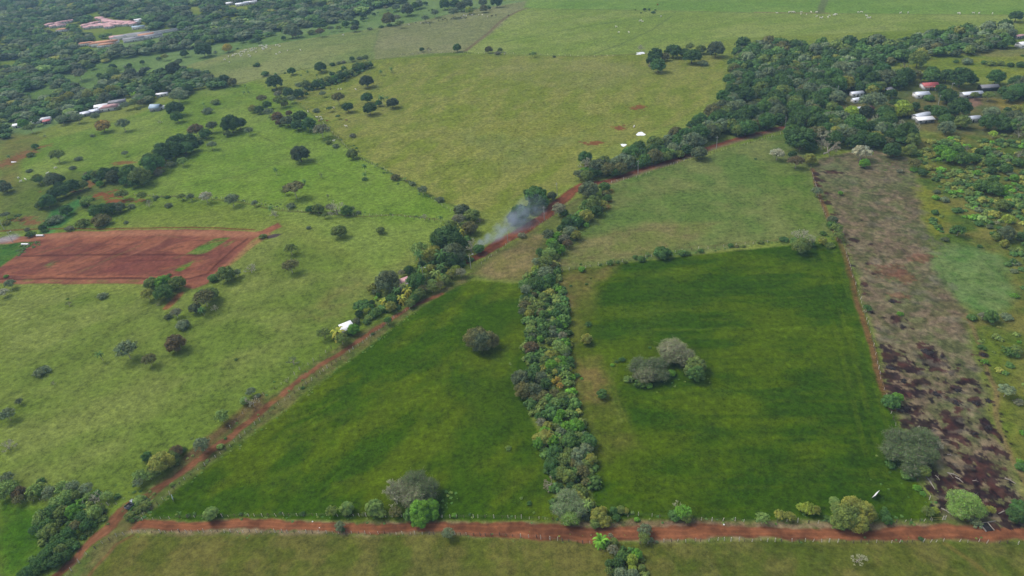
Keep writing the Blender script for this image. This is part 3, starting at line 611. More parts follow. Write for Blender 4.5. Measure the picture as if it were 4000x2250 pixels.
COLS = {'dk': ((50, 72, 36), "dark green"), 'md': ((66, 92, 42), "mid green"), 'ol': ((92, 104, 50), "olive green"), 'lt': ((82, 124, 34), "bright green"), 'yl': ((124, 136, 46), "yellow-green"), 'lm': ((140, 164, 52), "lime green"),
        'gy': ((98, 108, 84), "grey-green"), 'te': ((58, 88, 42), "blue-green"), 'br': ((92, 72, 54), "reddish brown"), 'bo': ((92, 86, 54), "brownish olive"), 'or': ((146, 112, 52), "orange-brown"), 'go': ((160, 136, 48), "golden yellow"),
        'gr': ((110, 106, 90), "grey-brown"), 'gd': ((76, 82, 62), "dark grey"), 'pl': ((160, 154, 138), "pale grey"), 'pg': ((118, 112, 98), "pale grey-brown"), 'lg': ((108, 130, 66), "light grey-green"), 'yo': ((122, 120, 52), "mustard green"), 'bk': ((50, 58, 44), "blackish green")}
COLS = {k: (tuple(.78 * a + .22 * b for a, b in zip(v[0], (74, 98, 42))), v[1]) for k, v in COLS.items()}
PLN = []; PCNT = {}; FOL = 2.5
def nth(n): return ["first", "second", "third", "fourth", "fifth", "sixth", "seventh", "eighth", "ninth", "tenth", "eleventh", "twelfth", "thirteenth", "fourteenth", "fifteenth", "sixteenth", "seventeenth", "eighteenth", "nineteenth", "twentieth"][n] if n < 20 else None
prnd = random.Random(11)
def plant(px, py, w, kind, col, label=None, sec=None, group=None, hs=1.0):
    nm, cat, wd_, zc, hr = KIND[kind]; hs = hs * (.68 if kind == 'G' else 1)
    x, y, z, s = hit(px, py); W = w / s
    x, y, z, s = hit(px, py, zc * W * hs); W = w / s
    return place(x, y, W, kind, col, label, sec, group, hs, (px, py))
def place(x, y, W, kind, col, label=None, sec=None, group=None, hs=1.0, pp=(0, 0), nm2=None):
    nm, cat, wd_, zc, hr = KIND[kind]; z = float(H(x, y)); i = PCNT.get(kind, 0); PCNT[kind] = i + 1
    if kind == 'R': nm = "small_broadleaf_tree" if W < 5.5 else "dark_broadleaf_tree" if col in ('dk', 'gd', 'bk', 'te') else nm  # same round broadleaf trees, named by crown width and leaf colour
    pr = PROTO[kind][prnd.randrange(len(PROTO[kind]))]
    rot = prnd.uniform(0, 6.28); k = ALB * 1.0; base = lin(COLS[col][0], k) * prnd.uniform(.9, 1.1) * FOL
    c4 = (*[float(v) for v in base], 1.0)
    sx = W * prnd.uniform(.95, 1.05)
    if 'all' in pr:
        o = bpy.data.objects.new(nm, pr['all']); COL.objects.link(o); o.color = c4
    else:
        o = bpy.data.objects.new(nm, None); COL.objects.link(o); o.empty_display_size = .2
        for pn, me in pr.items():
            c = bpy.data.objects.new(pn, me); COL.objects.link(c); c.parent = o; c.color = c4
    o.location = (x, y, z); o.rotation_euler = (0, 0, rot); o.scale = (sx, W, W * hs * prnd.uniform(.92, 1.08))
    o['category'] = cat
    if group: o['group'] = group
    PLN.append([o, label, sec, COLS[col][1], wd_, pp, W, group]); return o
def label_plants():
    """whatever shares colour, kind and place is told apart by its rank down or across the picture"""
    gr = {}
    for p in PLN:
        o, label, sec, cn, wd_, pp, W, g = p
        if label: o['label'] = label; continue
        size = "big " if W > 17 else "small " if W < 5.5 else ""
        if (cn == "dark grey" or wd_ == "wide twiggy tree"): size = ""
        gr.setdefault((f"{size}{cn} {wd_}", sec), []).append(p)
    for (d, sec), L in gr.items():
        if len(L) == 1: L[0][0]['label'] = f"{d} {sec}"; continue
        xs = [p[5][0] for p in L]; ys = [p[5][1] for p in L]
        if max(xs) - min(xs) > (max(ys) - min(ys)) * 1.2: L.sort(key=lambda p: p[5][0]); w = "from the left"
        else: L.sort(key=lambda p: p[5][1]); w = "from the top"
        for i, p in enumerate(L):
            q = nth(i) or f"{i + 1}th"
            p[0]['label'] = f"{q} {d} {w} {sec}"
            if not p[7]: p[0]['group'] = f"{cn} {wd_}s {sec}"
# ------------------------------------------------------------------ plants one can tell apart: x, y, crown width in the crop's pixels, kind, colour
TAB = """
@0 0 2.575 in the upper left pasture
1030,1260,150,R,or;1235,1250,150,L,gy;1755,1090,175,R,dk;1775,1175,125,R,md;2165,1028,95,S,ol;2045,1040,36,P,te;2085,1120,125,s,gy;2465,865,36,P,te;2455,925,38,P,te;2495,920,38,P,te
460,1370,48,B,gy;930,1365,60,s,gy;1390,1095,55,s,ol;1610,1225,50,B,pl;2540,1090,95,R,yo;1965,1300,170,L,br;2130,1270,130,L,gd;2320,1245,200,R,dk;2400,1230,150,R,dk;2280,1335,80,R,ol;2500,1310,100,L,gy;2060,1340,120,R,md;1900,1400,150,R,dk;1750,1420,170,R,dk
@0 0 2.575 beside the far-left cattle pasture
2250,795,115,R,dk;2335,820,95,R,bo;1885,885,110,R,dk;1780,950,175,L,gy;2040,490,170,R,dk;2000,440,90,R,gy;1850,535,85,R,dk;1820,470,60,R,gy;2285,480,100,R,go;1655,570,80,L,yo;1430,625,50,R,dk;1300,655,52,R,dk;1130,670,78,R,dk;920,665,75,R,dk
1740,690,155,R,bk;1790,630,80,L,gy;2325,395,58,R,md;2430,400,66,R,dk;790,735,150,L,gr;1130,725,115,R,lg;540,880,90,L,gy;2560,660,40,S,dk;2390,490,30,s,md;1000,760,60,R,md
@0 0 2.575 by the red-roofed farmhouse
1260,1060,100,L,gy;1340,1030,110,L,ol;1420,1030,90,L,bo;1500,950,110,R,md;1580,870,130,R,dk;1680,860,120,R,dk;1230,930,110,L,gy;1060,980,130,R,gd;1340,960,80,C,lt;1190,1090,70,s,gy;900,1020,110,R,dk;1540,930,90,N,te;960,1170,110,L,gy;780,1180,120,L,gy;620,1190,130,L,gy;350,1210,120,L,md
560,1010,110,R,yo;640,990,100,R,yo;500,1010,90,R,yl;880,950,110,R,yo;1000,930,110,R,yo;1110,900,110,R,yo;1170,890,90,R,yl;700,970,100,R,yo;230,1240,110,R,lt;300,1280,120,L,ol
@1000 0 2.575 along the upper hedge line
645,668,125,R,dk;768,650,60,S,dk;965,590,60,R,md;1040,585,70,s,gy;1100,575,70,s,ol;355,715,85,R,te;90,745,85,S,md;15,655,60,S,dk;445,690,20,s,yl;195,742,30,s,lt;290,735,28,s,md;830,635,60,s,gy;880,625,60,s,gr;1668,497,52,R,dk;1735,500,62,B,gr;2022,480,88,R,md;2340,495,85,R,bo;2455,500,56,R,ol;2430,535,70,s,gr;2500,530,46,B,pl
@1000 0 2.575 in the curving upper thicket
430,860,90,L,gy;500,850,110,R,ol;600,850,95,R,dk;660,830,65,R,md;720,790,90,L,ol;770,810,70,R,md;820,780,80,R,te;860,770,90,R,dk;900,745,80,R,md;950,720,85,L,ol;1000,700,80,R,dk;1000,665,80,R,ol;1060,660,85,R,md;1110,650,80,L,ol;1150,655,60,R,dk;320,925,120,R,dk;420,935,110,R,dk;350,990,100,L,gy;240,1010,150,L,ol;225,945,100,L,gr;290,1045,70,R,yo;175,905,50,s,gy;110,1055,95,R,md;30,1100,100,R,dk;490,920,60,L,yo;30,1120,70,R,ol;540,870,60,B,pl
@1000 0 2.575 on the left of the yellow-green field
185,815,180,R,dk;1110,810,150,R,bk;455,760,38,P,te;520,720,38,P,te;610,760,36,P,te;1258,715,48,P,te;1355,685,52,P,te;670,940,78,L,gy;825,985,145,L,bo;920,1075,120,R,dk;740,1085,74,U,dk;825,1168,56,U,dk;1115,980,125,R,te;1140,1088,145,R,dk;1230,1035,75,R,te;1265,985,95,P,te;1320,990,50,P,te;1370,1030,125,R,bk;975,1365,78,s,gr;605,1115,80,s,gy;55,985,110,L,bo
@1000 0 2.575 in the clump with rusty foliage
125,1120,120,L,gy;215,1180,120,R,br;330,1135,70,R,br;230,1230,80,R,br;310,1215,130,R,gd;440,1170,145,R,dk;410,1255,125,R,dk;530,1250,150,R,te;655,1305,185,L,gr;730,1430,85,s,ol
@1000 0 2.575 between the far green slopes
2145,100,88,R,yl;2290,85,85,R,bo;2345,80,42,R,dk;1895,45,110,R,dk;2000,40,110,R,dk;2060,60,110,R,gd;2120,30,120,R,gy;1985,115,130,L,gy;1800,130,90,L,gy;1710,35,40,R,dk;1640,40,90,R,gy;1600,60,80,R,md;1520,95,130,R,gd;1410,70,85,R,gy;1400,120,60,P,te;1305,75,60,L,gr;1145,115,32,R,te;1185,140,42,R,dk;1228,128,36,P,te;1078,150,75,R,dk;1330,190,140,R,bo;1420,175,80,L,gr;1700,180,90,L,gy;1445,235,90,L,ol;1345,255,65,s,md;1000,235,85,R,dk;990,275,90,R,gd;935,190,90,R,gy;900,240,75,R,te;1070,190,50,R,md;800,190,45,s,gy;1145,290,60,s,gy;1260,270,60,s,md;615,255,85,R,md;685,255,60,R,md;645,320,100,L,br;385,350,70,L,br;350,300,160,R,gy;280,310,60,R,te;275,380,50,R,dk;560,330,100,s,ol;420,330,100,R,gy;750,285,70,L,gy;830,280,70,L,ol;20,400,70,R,dk;1738,102,14,R,dk;1773,100,24,R,dk;1690,30,30,R,md;2280,20,90,R,gy;2420,15,120,R,dk
@2000 0 2.575 by the distant field fences
215,540,70,L,lg;180,545,25,s,dk;425,570,40,s,gd;1335,95,36,R,dk;1298,128,16,R,dk;1378,95,24,R,md;1440,100,26,s,te;1465,45,18,R,or;1305,480,90,B,pl;1240,100,20,s,md;1420,125,50,s,te
@2000 0 2.575 in the dark clump before the woodland
1440,545,150,R,dk;1420,600,140,R,dk;1470,655,160,R,te;1540,570,90,R,bo;1620,500,170,R,dk;1740,530,110,R,dk;1810,550,190,R,dk;1900,490,110,R,ol;1790,470,100,L,ol;1920,640,110,s,gy;2050,490,180,R,gd;2000,510,80,R,dk;1390,660,60,L,gr;1890,575,70,B,gr
@3000 0 2.575 near the village houses
840,1130,140,R,lm;1360,1080,190,R,yl;1420,1130,110,R,yo;1300,1130,120,R,yl;1100,1190,100,B,pl;1470,1300,100,B,pl;1315,1240,110,B,pl;555,1370,230,B,pl;330,1370,300,R,dk;1090,1370,130,R,yo;2265,1350,90,L,lm;2530,1350,100,B,gr;1930,1080,210,R,dk;1950,760,250,R,dk;2440,960,150,R,dk;2220,960,120,L,ol;1510,600,180,R,ol;1380,665,90,B,gr
1060,1010,260,L,gy;1240,940,110,R,dk;1480,1070,100,R,dk;2410,1110,80,R,dk;1610,1090,80,R,dk;790,840,160,R,yo;1050,905,120,R,yo;1620,990,110,S,md;1780,975,50,S,dk;2080,960,90,L,ol;1740,880,110,R,dk;1500,820,70,L,yo;1200,1100,170,L,bo;980,1110,140,R,bk;700,1100,120,R,te;600,1160,110,R,lt;680,1240,150,R,ol;540,1240,80,R,or;440,1200,150,L,gr;820,1330,150,R,ol;700,1310,150,R,yo;950,1370,180,R,dk;1250,1350,150,R,dk;1450,1400,160,R,ol;2250,1130,160,R,gy;2380,1230,150,R,dk;2500,1250,150,R,md;1960,1220,160,R,ol;1800,1200,150,R,md;1740,1130,160,R,dk;1870,1120,110,R,te;2500,1090,110,R,yo;2500,830,150,R,dk;2300,770,170,R,te;2070,800,100,R,dk;1800,760,160,R,dk;1650,740,150,R,md;2500,160,130,R,dk;2450,330,110,R,gy;2420,420,130,R,md;2350,450,90,R,dk;2000,620,110,S,gy;2170,630,60,S,md;2240,640,90,S,ol;2340,640,80,S,ol;2440,655,70,S,dk;2540,655,90,S,dk;1890,620,60,s,md;2560,560,40,s,md;1320,820,160,R,dk;1200,780,170,R,gd;1060,790,150,R,dk;930,880,120,R,dk;1130,860,120,R,ol
@0 563 2.576 in the left gully
570,110,160,L,ol;310,110,90,s,ol;350,20,70,R,md;85,130,45,P,te;790,150,90,s,gy;1255,90,75,L,gy;730,240,80,s,gy;295,270,75,s,gy;880,300,80,s,gr;370,340,120,L,ol;390,365,100,L,md;530,360,160,R,gd;600,350,110,R,dk;50,430,130,R,gd;20,390,80,R,dk;820,410,120,R,ol;720,420,160,R,dk;640,460,160,R,dk;540,500,140,R,dk;470,570,160,R,te;390,610,90,R,ol;600,420,110,R,dk;1000,395,80,R,lt
1050,300,170,R,dk;960,300,100,L,ol;1150,270,130,R,dk;1130,330,130,R,gd;1290,290,180,R,md;1400,320,210,R,ol;1250,370,110,R,te;1460,280,150,R,te;1340,390,110,R,md;1590,290,130,s,gr;1540,180,220,R,te;1500,160,150,R,dk;1640,90,210,R,dk;1740,50,200,R,dk;1850,30,180,R,te;1620,40,130,R,te;1930,15,130,R,dk;1850,80,80,s,ol;1830,170,110,L,lg;1710,210,130,s,gy;2130,5,110,L,gy
795,540,36,R,te;870,570,130,L,lg;850,600,100,S,md;930,555,50,S,te;660,660,130,R,te;625,680,60,S,lg;425,840,75,R,dk;560,760,170,s,gy;500,790,120,s,md;1220,500,140,L,ol;1430,520,110,L,ol;1570,535,60,s,gy;1680,535,60,s,md;1820,525,90,L,ol;1915,530,90,L,gy;2070,530,140,L,pl;1490,600,90,B,pl;1690,620,90,s,gy;2330,550,170,L,gy;2560,590,80,L,gy;1320,630,90,s,gy;1110,640,150,R,dk;1030,650,130,R,te;960,680,140,R,md;1200,635,120,R,gd;1020,780,190,S,bo;830,800,150,s,ol;700,850,100,s,gr;1265,790,60,s,gy;180,720,80,U,dk;50,710,100,U,gd;60,790,90,s,yo;310,910,110,s,md;450,870,80,s,md;270,860,60,s,gr;1560,560,40,s,md
2270,1310,180,R,ol;2150,1350,120,S,md;2380,1290,110,L,gy;2520,1250,130,B,pl;1640,1390,170,R,lt;1520,1400,160,R,ol;1780,1390,170,R,ol;1700,1430,160,S,md;1700,1320,60,s,ol;100,1400,130,L,gy;60,1330,60,s,lt
@0 1125 2.575 in the left foreground pasture
1480,60,150,L,yo;1640,30,200,R,md;690,160,70,B,gr;680,110,30,s,lt;1030,80,120,s,gy;1585,160,45,B,gr;2050,90,230,L,bo;2120,60,160,R,ol;2030,60,110,R,te;1960,200,130,R,gd;2030,210,100,P,te;2160,200,100,B,pl;1690,290,90,s,gd;1770,250,120,L,gr;1840,375,145,S,gy;1765,555,205,R,br;1270,620,230,L,gy;1005,670,95,P,te;1500,725,160,L,bo;420,840,170,s,gy;535,955,60,B,gr;190,1140,85,L,gd;70,1270,170,L,gy;2520,1040,110,L,gy;2460,1130,100,R,lg;2540,1150,130,B,pl;2230,1290,160,L,lg;30,40,110,L,pl;2370,720,40,s,md
@1000 563 2.576 between the road and the gully
435,85,205,R,bk;965,100,120,R,ol;800,20,80,s,gy;195,262,62,P,te;645,295,62,P,ol;1090,235,72,P,te;1090,300,60,P,te;1095,355,70,s,md;380,430,230,U,bo;290,470,90,L,ol;480,370,62,P,te;725,520,46,P,gd;1405,340,115,s,bo;1495,345,48,U,lg;1570,400,75,s,gy;1675,460,115,L,gy;1850,560,95,s,gy;145,640,74,P,te;185,700,95,B,pl;540,655,85,R,te;620,640,130,R,ol;800,630,200,B,pl;695,710,80,L,ol;740,640,95,L,gr;910,670,120,R,md;960,650,80,L,gy;830,870,165,R,ol;1250,860,95,R,ol;1855,740,62,P,te;1700,730,85,B,pl;345,1050,150,L,ol;345,1220,185,L,bo;350,620,110,s,gy;70,930,90,s,ol;530,840,60,s,gy;1030,690,60,s,gy
@1000 563 2.576 in the roadside grove by the smoke
2070,660,170,R,gd;2170,710,170,R,ol;2040,760,160,L,gr;2250,760,85,B,br;1960,825,130,R,ol;2150,840,160,R,bo;1920,915,300,R,dk;1850,960,230,R,dk;1990,970,230,R,dk;2065,880,110,C,yl;2070,1010,150,R,dk;1990,1100,240,R,gd;1950,1160,200,R,dk;1850,1130,150,P,te;1750,1110,150,R,yo;1640,1060,190,L,lg;1640,1130,130,P,te;2160,1040,140,B,pl;2240,1050,120,R,te;2120,640,60,B,pl;2090,820,120,R,ol;1800,1060,130,R,yo
@1240 1020 4.26 in the roadside grove
1160,320,420,R,gd;910,440,190,R,yo;970,500,120,L,gy;1400,190,150,L,gr;1520,150,170,R,dk;1610,110,140,R,yl;1630,340,330,R,te;1720,60,130,R,dk;1880,110,170,R,yo;1780,160,150,R,yl;1840,250,140,R,ol;1960,190,200,P,ol;2060,110,180,P,te;2290,110,170,R,yl;2230,210,180,R,yo;2380,180,200,L,gr;2130,300,200,R,ol;1910,350,180,L,lg;1760,460,200,L,bo;1700,540,200,R,ol;1900,440,190,L,ol;2040,400,170,L,bo;1540,690,180,R,ol;1610,620,180,R,md;1100,660,150,C,yl;960,620,100,N,lt;1010,560,90,R,te;1230,620,220,L,te;1220,760,200,R,yo;1400,620,200,C,yl;1500,490,210,C,yl;1430,420,170,P,ol;1330,500,150,P,te;740,730,310,U,te;690,870,150,R,dk;900,750,90,R,lt;1060,790,160,N,te;950,870,230,S,md;860,940,150,S,lg;820,1010,140,S,md;1170,990,160,L,te;920,1210,70,s,md;100,1190,250,L,ol;330,1180,280,C,yl;600,1130,210,R,lt;520,1180,120,R,md;400,1290,240,L,ol;640,1010,160,S,gd;900,690,120,R,dk;1130,730,100,C,yl;1240,680,100,R,te
@2000 563 2.576 on the upper road bank
240,510,230,R,te;150,480,80,R,dk;290,570,170,R,te;200,650,120,R,dk;80,690,210,R,te;20,740,150,R,gd;400,520,100,R,gd;290,630,85,R,ol;220,600,120,R,dk;770,450,205,R,gd;930,425,120,R,md;735,140,150,R,te;735,200,145,B,pl;735,275,120,L,lt;680,300,140,L,gd;860,220,190,R,gd;800,300,130,R,dk;930,180,150,R,ol;960,250,160,R,bo;870,270,130,R,dk;1040,180,160,L,gy;1090,240,150,R,bo;1030,280,110,R,dk;1130,130,130,L,gy;1215,160,130,L,ol;1250,120,120,R,yo;1200,210,90,B,pl;1340,150,130,R,md;1290,190,110,R,te;1440,120,160,R,bo;1550,120,130,R,ol;1605,80,120,L,lg;1690,60,90,B,pl;1760,50,130,R,dk;1690,100,90,R,ol;1620,30,120,R,gy;1500,60,130,R,md;1390,60,140,R,ol;1280,40,150,R,dk;1880,80,165,R,gd;470,650,165,L,gr;520,690,100,S,md;100,920,100,s,gr
@2000 563 2.576 in the upper tree belt
960,540,95,R,md;940,500,90,S,bo;820,590,170,R,ol;910,600,120,L,yo;760,600,120,R,md;700,640,80,L,lg;800,690,90,B,gr;850,670,130,R,dk;745,715,150,R,yo;690,750,120,R,md;640,780,140,R,te;560,790,140,R,dk;590,740,90,R,md;580,880,150,R,gy;640,910,120,R,yo;500,850,100,R,dk;365,910,160,L,gd;520,950,130,L,gr;560,1000,110,L,br;450,930,120,R,lt;400,990,120,R,lt;430,1040,140,R,md;480,1060,110,R,lt;370,1100,150,L,lg;280,1090,90,R,md;340,1180,170,L,ol;260,1180,130,L,gy;400,1220,110,L,bo;340,1290,180,L,gy;270,1300,130,R,md;240,1260,90,R,yl;250,1390,160,R,dk;370,1370,150,R,te;190,1390,110,R,md;400,1320,90,R,md;150,1400,110,S,md
@2000 563 2.576 above the dark field
1515,1105,190,S,te;1240,1140,62,S,md;1360,1110,62,s,lg;1900,1075,62,S,md;1710,1098,90,S,md;1760,1100,80,s,md;1300,1158,90,S,md;2200,1020,64,S,te;2265,1030,50,s,bo;2330,1030,50,s,ol;2495,985,66,S,ol;2450,150,30,S,dk;700,1262,80,S,lt;985,1200,80,s,md;1060,1192,50,s,md;1140,1185,50,s,ol;890,1220,36,s,md;750,1410,36,s,md;590,1425,36,s,md;795,1352,20,s,dk
@3000 563 2.576 at the top of the burnt strip
95,95,150,L,pl;285,165,170,L,br;420,150,130,R,yo;245,100,95,R,dk;540,10,130,B,pl;945,70,200,L,pl;975,190,108,R,lt;320,45,70,B,gr;930,110,90,B,pl;1250,60,170,R,dk;1430,60,130,R,ol;1430,80,80,B,pl;1560,280,100,R,dk;1480,190,140,L,bo;1470,260,90,s,lt;1330,270,80,s,gr
@3000 563 2.576 on the burnt strip's left edge
490,475,125,L,gy;730,490,52,R,lt;650,760,110,R,gd;690,850,140,L,ol;640,810,100,R,md;710,920,110,L,ol;350,925,240,B,pl;340,1020,190,R,ol;280,980,120,S,md;550,970,90,R,yo;620,1020,110,s,ol;440,1010,90,S,md;160,960,100,s,te;550,900,80,s,md
@3000 563 2.576 in the right-hand scrub
1700,480,70,S,gd;1680,690,80,S,te;1750,60,150,R,lt;1830,110,170,R,lt;1900,60,130,R,md;1960,150,150,R,md;2010,40,90,B,gr;2080,140,120,R,md;2530,100,120,B,gr;2130,70,90,R,dk;2270,350,100,R,md;2480,340,90,R,lt;2150,420,150,R,md;2280,440,160,R,md;2330,480,140,S,lt;2030,500,90,S,ol;1880,410,80,S,md;2120,800,90,S,te;2230,830,70,S,gd;2360,610,130,R,ol;2420,760,150,L,yl;2300,790,60,B,pl;1920,860,150,L,te;1780,560,90,S,gy;1690,540,80,S,lt;2400,900,160,R,gd;2300,930,90,R,ol;2550,930,90,R,dk;1780,960,90,s,gd;2130,1030,60,s,te;2380,1000,90,R,yo;2460,1060,90,s,ol;2040,240,90,s,ol;2250,180,130,R,md;2400,240,120,R,md;2520,180,110,R,md;1990,330,80,s,ol;2260,260,90,R,dk
@3000 1125 2.575 beside the burnt strip
1000,200,95,L,te;975,235,40,B,pl;1240,1140,180,R,te;1300,1100,120,R,lt;1320,1150,90,B,gr;2160,285,100,L,gr;2240,290,140,R,md;2400,290,130,s,gy;2400,1020,180,U,gy;2440,650,160,s,md;2150,600,90,s,md;2180,740,80,s,lt;1330,260,70,s,lt;2050,300,100,S,md;2500,620,120,R,ol;2480,80,90,s,lt;2520,1150,110,s,gr
@2000 1125 2.575 inside the right dark field
750,510,125,R,yo;905,1065,112,R,md;1300,800,300,G,gd;1450,790,260,G,gd;1340,880,250,G,gr;1620,620,330,G,pg;1720,690,260,G,gr;1580,700,220,G,gr;1850,760,210,R,ol;1860,860,190,R,md;1800,820,150,R,ol;1760,760,160,G,gr;1500,880,200,G,gd;1300,960,160,s,md;1170,920,110,s,lg;1600,860,100,S,lt;1380,985,80,S,lt;1105,720,75,s,te;1010,775,45,S,lt;1050,740,50,s,md;655,880,70,s,te;700,910,40,s,lt;1385,600,34,S,te;770,365,80,s,te
@1000 1125 2.575 inside the left dark field
2220,500,260,R,bo;2330,520,230,R,bo;2265,550,230,R,gd;2555,760,40,B,lg;1330,320,50,s,md
@1000 1125 2.575 along the diagonal road
370,730,130,B,gy;305,935,45,B,pl;470,1005,50,s,te;20,1080,60,s,gy
@1980 1100 4.527 in the central tree belt
340,140,230,L,gy;340,250,120,R,dk;560,60,240,R,te;480,30,170,R,dk;700,90,190,R,md;780,160,120,R,md;560,130,110,R,yl;740,330,130,R,dk;640,250,160,R,ol;480,230,120,R,bo;280,290,130,R,md;330,420,240,L,bo;220,420,90,B,pl;270,530,170,L,gd;430,500,200,R,ol;400,570,170,R,yo;580,430,220,R,ol;600,540,180,R,bo;700,430,150,R,md;870,560,200,R,te;660,600,200,R,md;740,580,150,R,lt;930,650,140,R,lt;420,740,200,L,lg;420,850,200,L,lg;470,680,100,L,yl;880,760,200,R,te;620,740,200,R,te;960,800,110,R,te;740,690,130,U,gy;660,850,220,R,dk;800,850,190,R,gd;700,940,200,R,dk;800,930,180,R,gy;450,970,180,R,gd;980,960,180,L,gr;590,1020,140,R,lt;740,1050,150,R,ol;920,1010,90,R,lt;430,1160,270,R,br;900,1130,260,L,lg;1010,1210,230,L,lg;600,1170,160,R,ol;1040,1260,180,L,gy;760,1300,220,R,yo;680,1390,220,R,ol;960,1380,200,R,lt;830,1380,170,R,md;1110,1390,170,R,te
@1980 1400 4.527 in the middle tree belt
780,120,230,R,lt;700,60,180,R,md;900,60,180,R,yo;1000,110,150,R,lt;870,230,160,R,yo;760,220,150,R,md;1040,290,220,L,lg;1060,430,180,L,lg;230,330,330,R,gd;420,270,300,R,dk;600,330,250,R,gd;280,560,330,R,bo;480,560,300,R,gd;680,450,220,R,dk;380,250,110,B,pl;200,430,200,L,gd;810,410,120,R,go;900,380,110,R,or;940,480,150,L,or;640,650,220,R,bo;850,620,220,R,bo;960,680,220,L,ol;1070,630,110,R,ol;480,700,200,R,bo;860,760,190,R,lg;980,800,210,R,md;1070,830,110,R,lt;760,870,180,R,te;560,1030,150,R,te;680,980,190,R,te;600,1130,190,L,gr;940,990,220,R,lt;1080,970,190,L,lg;1180,1080,150,R,md;900,1090,180,R,lt;1230,1190,290,R,lt;1060,1200,240,R,lt;720,1200,200,R,yo;680,1300,230,R,lt;960,1290,200,R,gy;880,1200,150,R,ol;1120,1330,200,R,md;560,1410,240,R,yo;1410,1400,220,R,te
@2000 1680 2.543 at the lower end of the belt
340,60,180,R,yo;270,120,140,R,lt;400,110,130,R,lt;580,110,190,R,md;660,70,130,R,ol;760,110,170,R,te;720,60,110,R,gy;740,180,140,R,gy;430,230,180,R,te;510,290,170,R,ol;560,230,130,R,ol;650,240,160,R,gy;780,290,130,R,yo;740,330,120,R,ol;390,340,160,R,te;600,330,110,R,bo;490,420,160,R,ol;560,460,150,R,ol;430,430,120,R,te;670,350,120,L,gy;700,410,150,L,bo;740,520,110,L,bo;650,580,110,R,ol;710,610,100,R,ol;580,550,90,R,dk;560,690,250,G,gy;500,790,230,G,gy;640,780,250,G,gy;580,880,210,G,lg;740,740,110,P,lg;780,790,70,P,te;860,850,170,R,yo;920,900,140,R,yo;830,920,120,R,ol;900,800,100,R,yo;1010,800,90,R,te;1040,870,80,R,te;1080,790,90,R,ol;1130,800,70,R,yo;1195,820,42,S,lg;1240,890,60,S,lt;740,860,90,R,bk
@2000 1680 2.543 across the bottom road
1320,990,150,L,gy;1310,1070,130,L,ol;870,1095,175,F,lt;1010,1110,90,R,ol;980,1050,60,L,gr;1000,1190,120,L,gr;1240,1230,115,R,lt;1190,1290,120,R,yl;1200,1370,90,R,yl;1100,1250,130,R,md;1060,1320,130,R,dk;960,1330,80,R,dk;1290,1370,80,R,ol;1290,1290,70,s,ol;1080,1430,140,R,gy;1200,1440,140,R,gy;960,1400,90,L,ol;1380,1090,60,S,gy;1440,1110,40,s,gy
@0 1800 3.22 in the lower left thicket
110,350,260,L,lg;60,300,180,L,lg;230,400,180,R,br;230,490,150,L,bo;90,220,190,L,gy;30,440,160,L,lg;420,370,190,L,lg;400,470,110,L,ol;620,400,210,L,gy;780,340,200,L,lg;900,340,200,L,gy;1080,350,190,L,gy;850,430,190,R,lg;960,430,150,R,ol;1220,440,190,B,pl;1100,450,140,L,lg;1340,440,160,L,lg;720,520,220,R,lg;640,640,220,R,md;760,640,200,R,ol;520,690,190,L,lg;480,760,160,L,lg;920,640,190,R,lt;1040,700,200,R,te;1180,650,190,R,lg;1260,600,120,R,ol;440,870,170,L,te;580,800,190,R,md;640,880,210,R,ol;520,900,150,L,lg;950,820,180,L,bo;1080,800,180,R,te;850,910,180,R,te;700,980,150,R,md;770,1030,170,R,te;870,1040,160,R,md;640,1110,180,R,te;560,1190,190,R,te;760,1120,170,R,ol;700,1240,210,R,dk;820,1200,150,R,dk;470,1290,190,R,te;560,1310,140,R,md;350,1390,180,R,te;450,1390,130,R,md;250,1430,120,L,te;1120,900,110,s,ol
@0 1688 2.576 by the road junction
1620,290,250,R,yo;1720,260,150,R,ol;1560,370,170,R,ol;1470,240,110,R,te;1400,440,160,L,lg;1500,430,140,L,lg;1390,510,120,L,gy;1770,190,135,R,br;1840,180,90,s,dk;2030,120,190,L,gy;70,130,150,B,pl;2120,815,155,R,lg;2215,148,75,S,lg;1400,690,130,S,lg;1460,740,130,S,ol;1390,780,110,s,ol;1300,840,110,S,ol;1340,880,80,s,md;1480,690,60,s,lg;1730,530,60,s,lg;1960,835,30,s,md;1895,835,50,s,md;2420,825,40,S,md;2480,830,30,s,lg;2085,285,40,s,lg
@1000 1688 2.576 along the bottom road verge
910,765,150,R,lg;1190,760,190,R,lg;1260,820,120,L,lg;1650,790,230,R,lt;1760,740,170,R,lt;1560,820,160,R,md;1650,880,180,R,lt;1780,830,130,R,lt;1600,520,330,G,gd;1480,600,320,G,gr;1710,590,320,G,gd;1600,650,320,G,gr;1400,640,240,B,pl;1390,520,70,B,pl;1400,800,140,L,bo;760,790,140,L,ol;840,950,120,L,gy;870,985,70,s,te;1935,1015,140,L,gy;1995,838,62,S,lt;240,812,38,S,te;470,820,64,s,te;1080,825,60,s,ol;2150,830,34,s,te;440,818,30,s,md;2540,160,70,s,lg
@2000 1688 2.576 on the lower field's fence
1640,840,140,S,te;1720,800,180,L,lt;1660,760,100,B,pl;1750,850,130,R,ol;2520,870,150,L,lg;175,715,60,s,te;95,665,40,s,lg;220,810,30,s,lg;1790,830,60,s,lt
@3000 1688 2.576 at the lower right corner
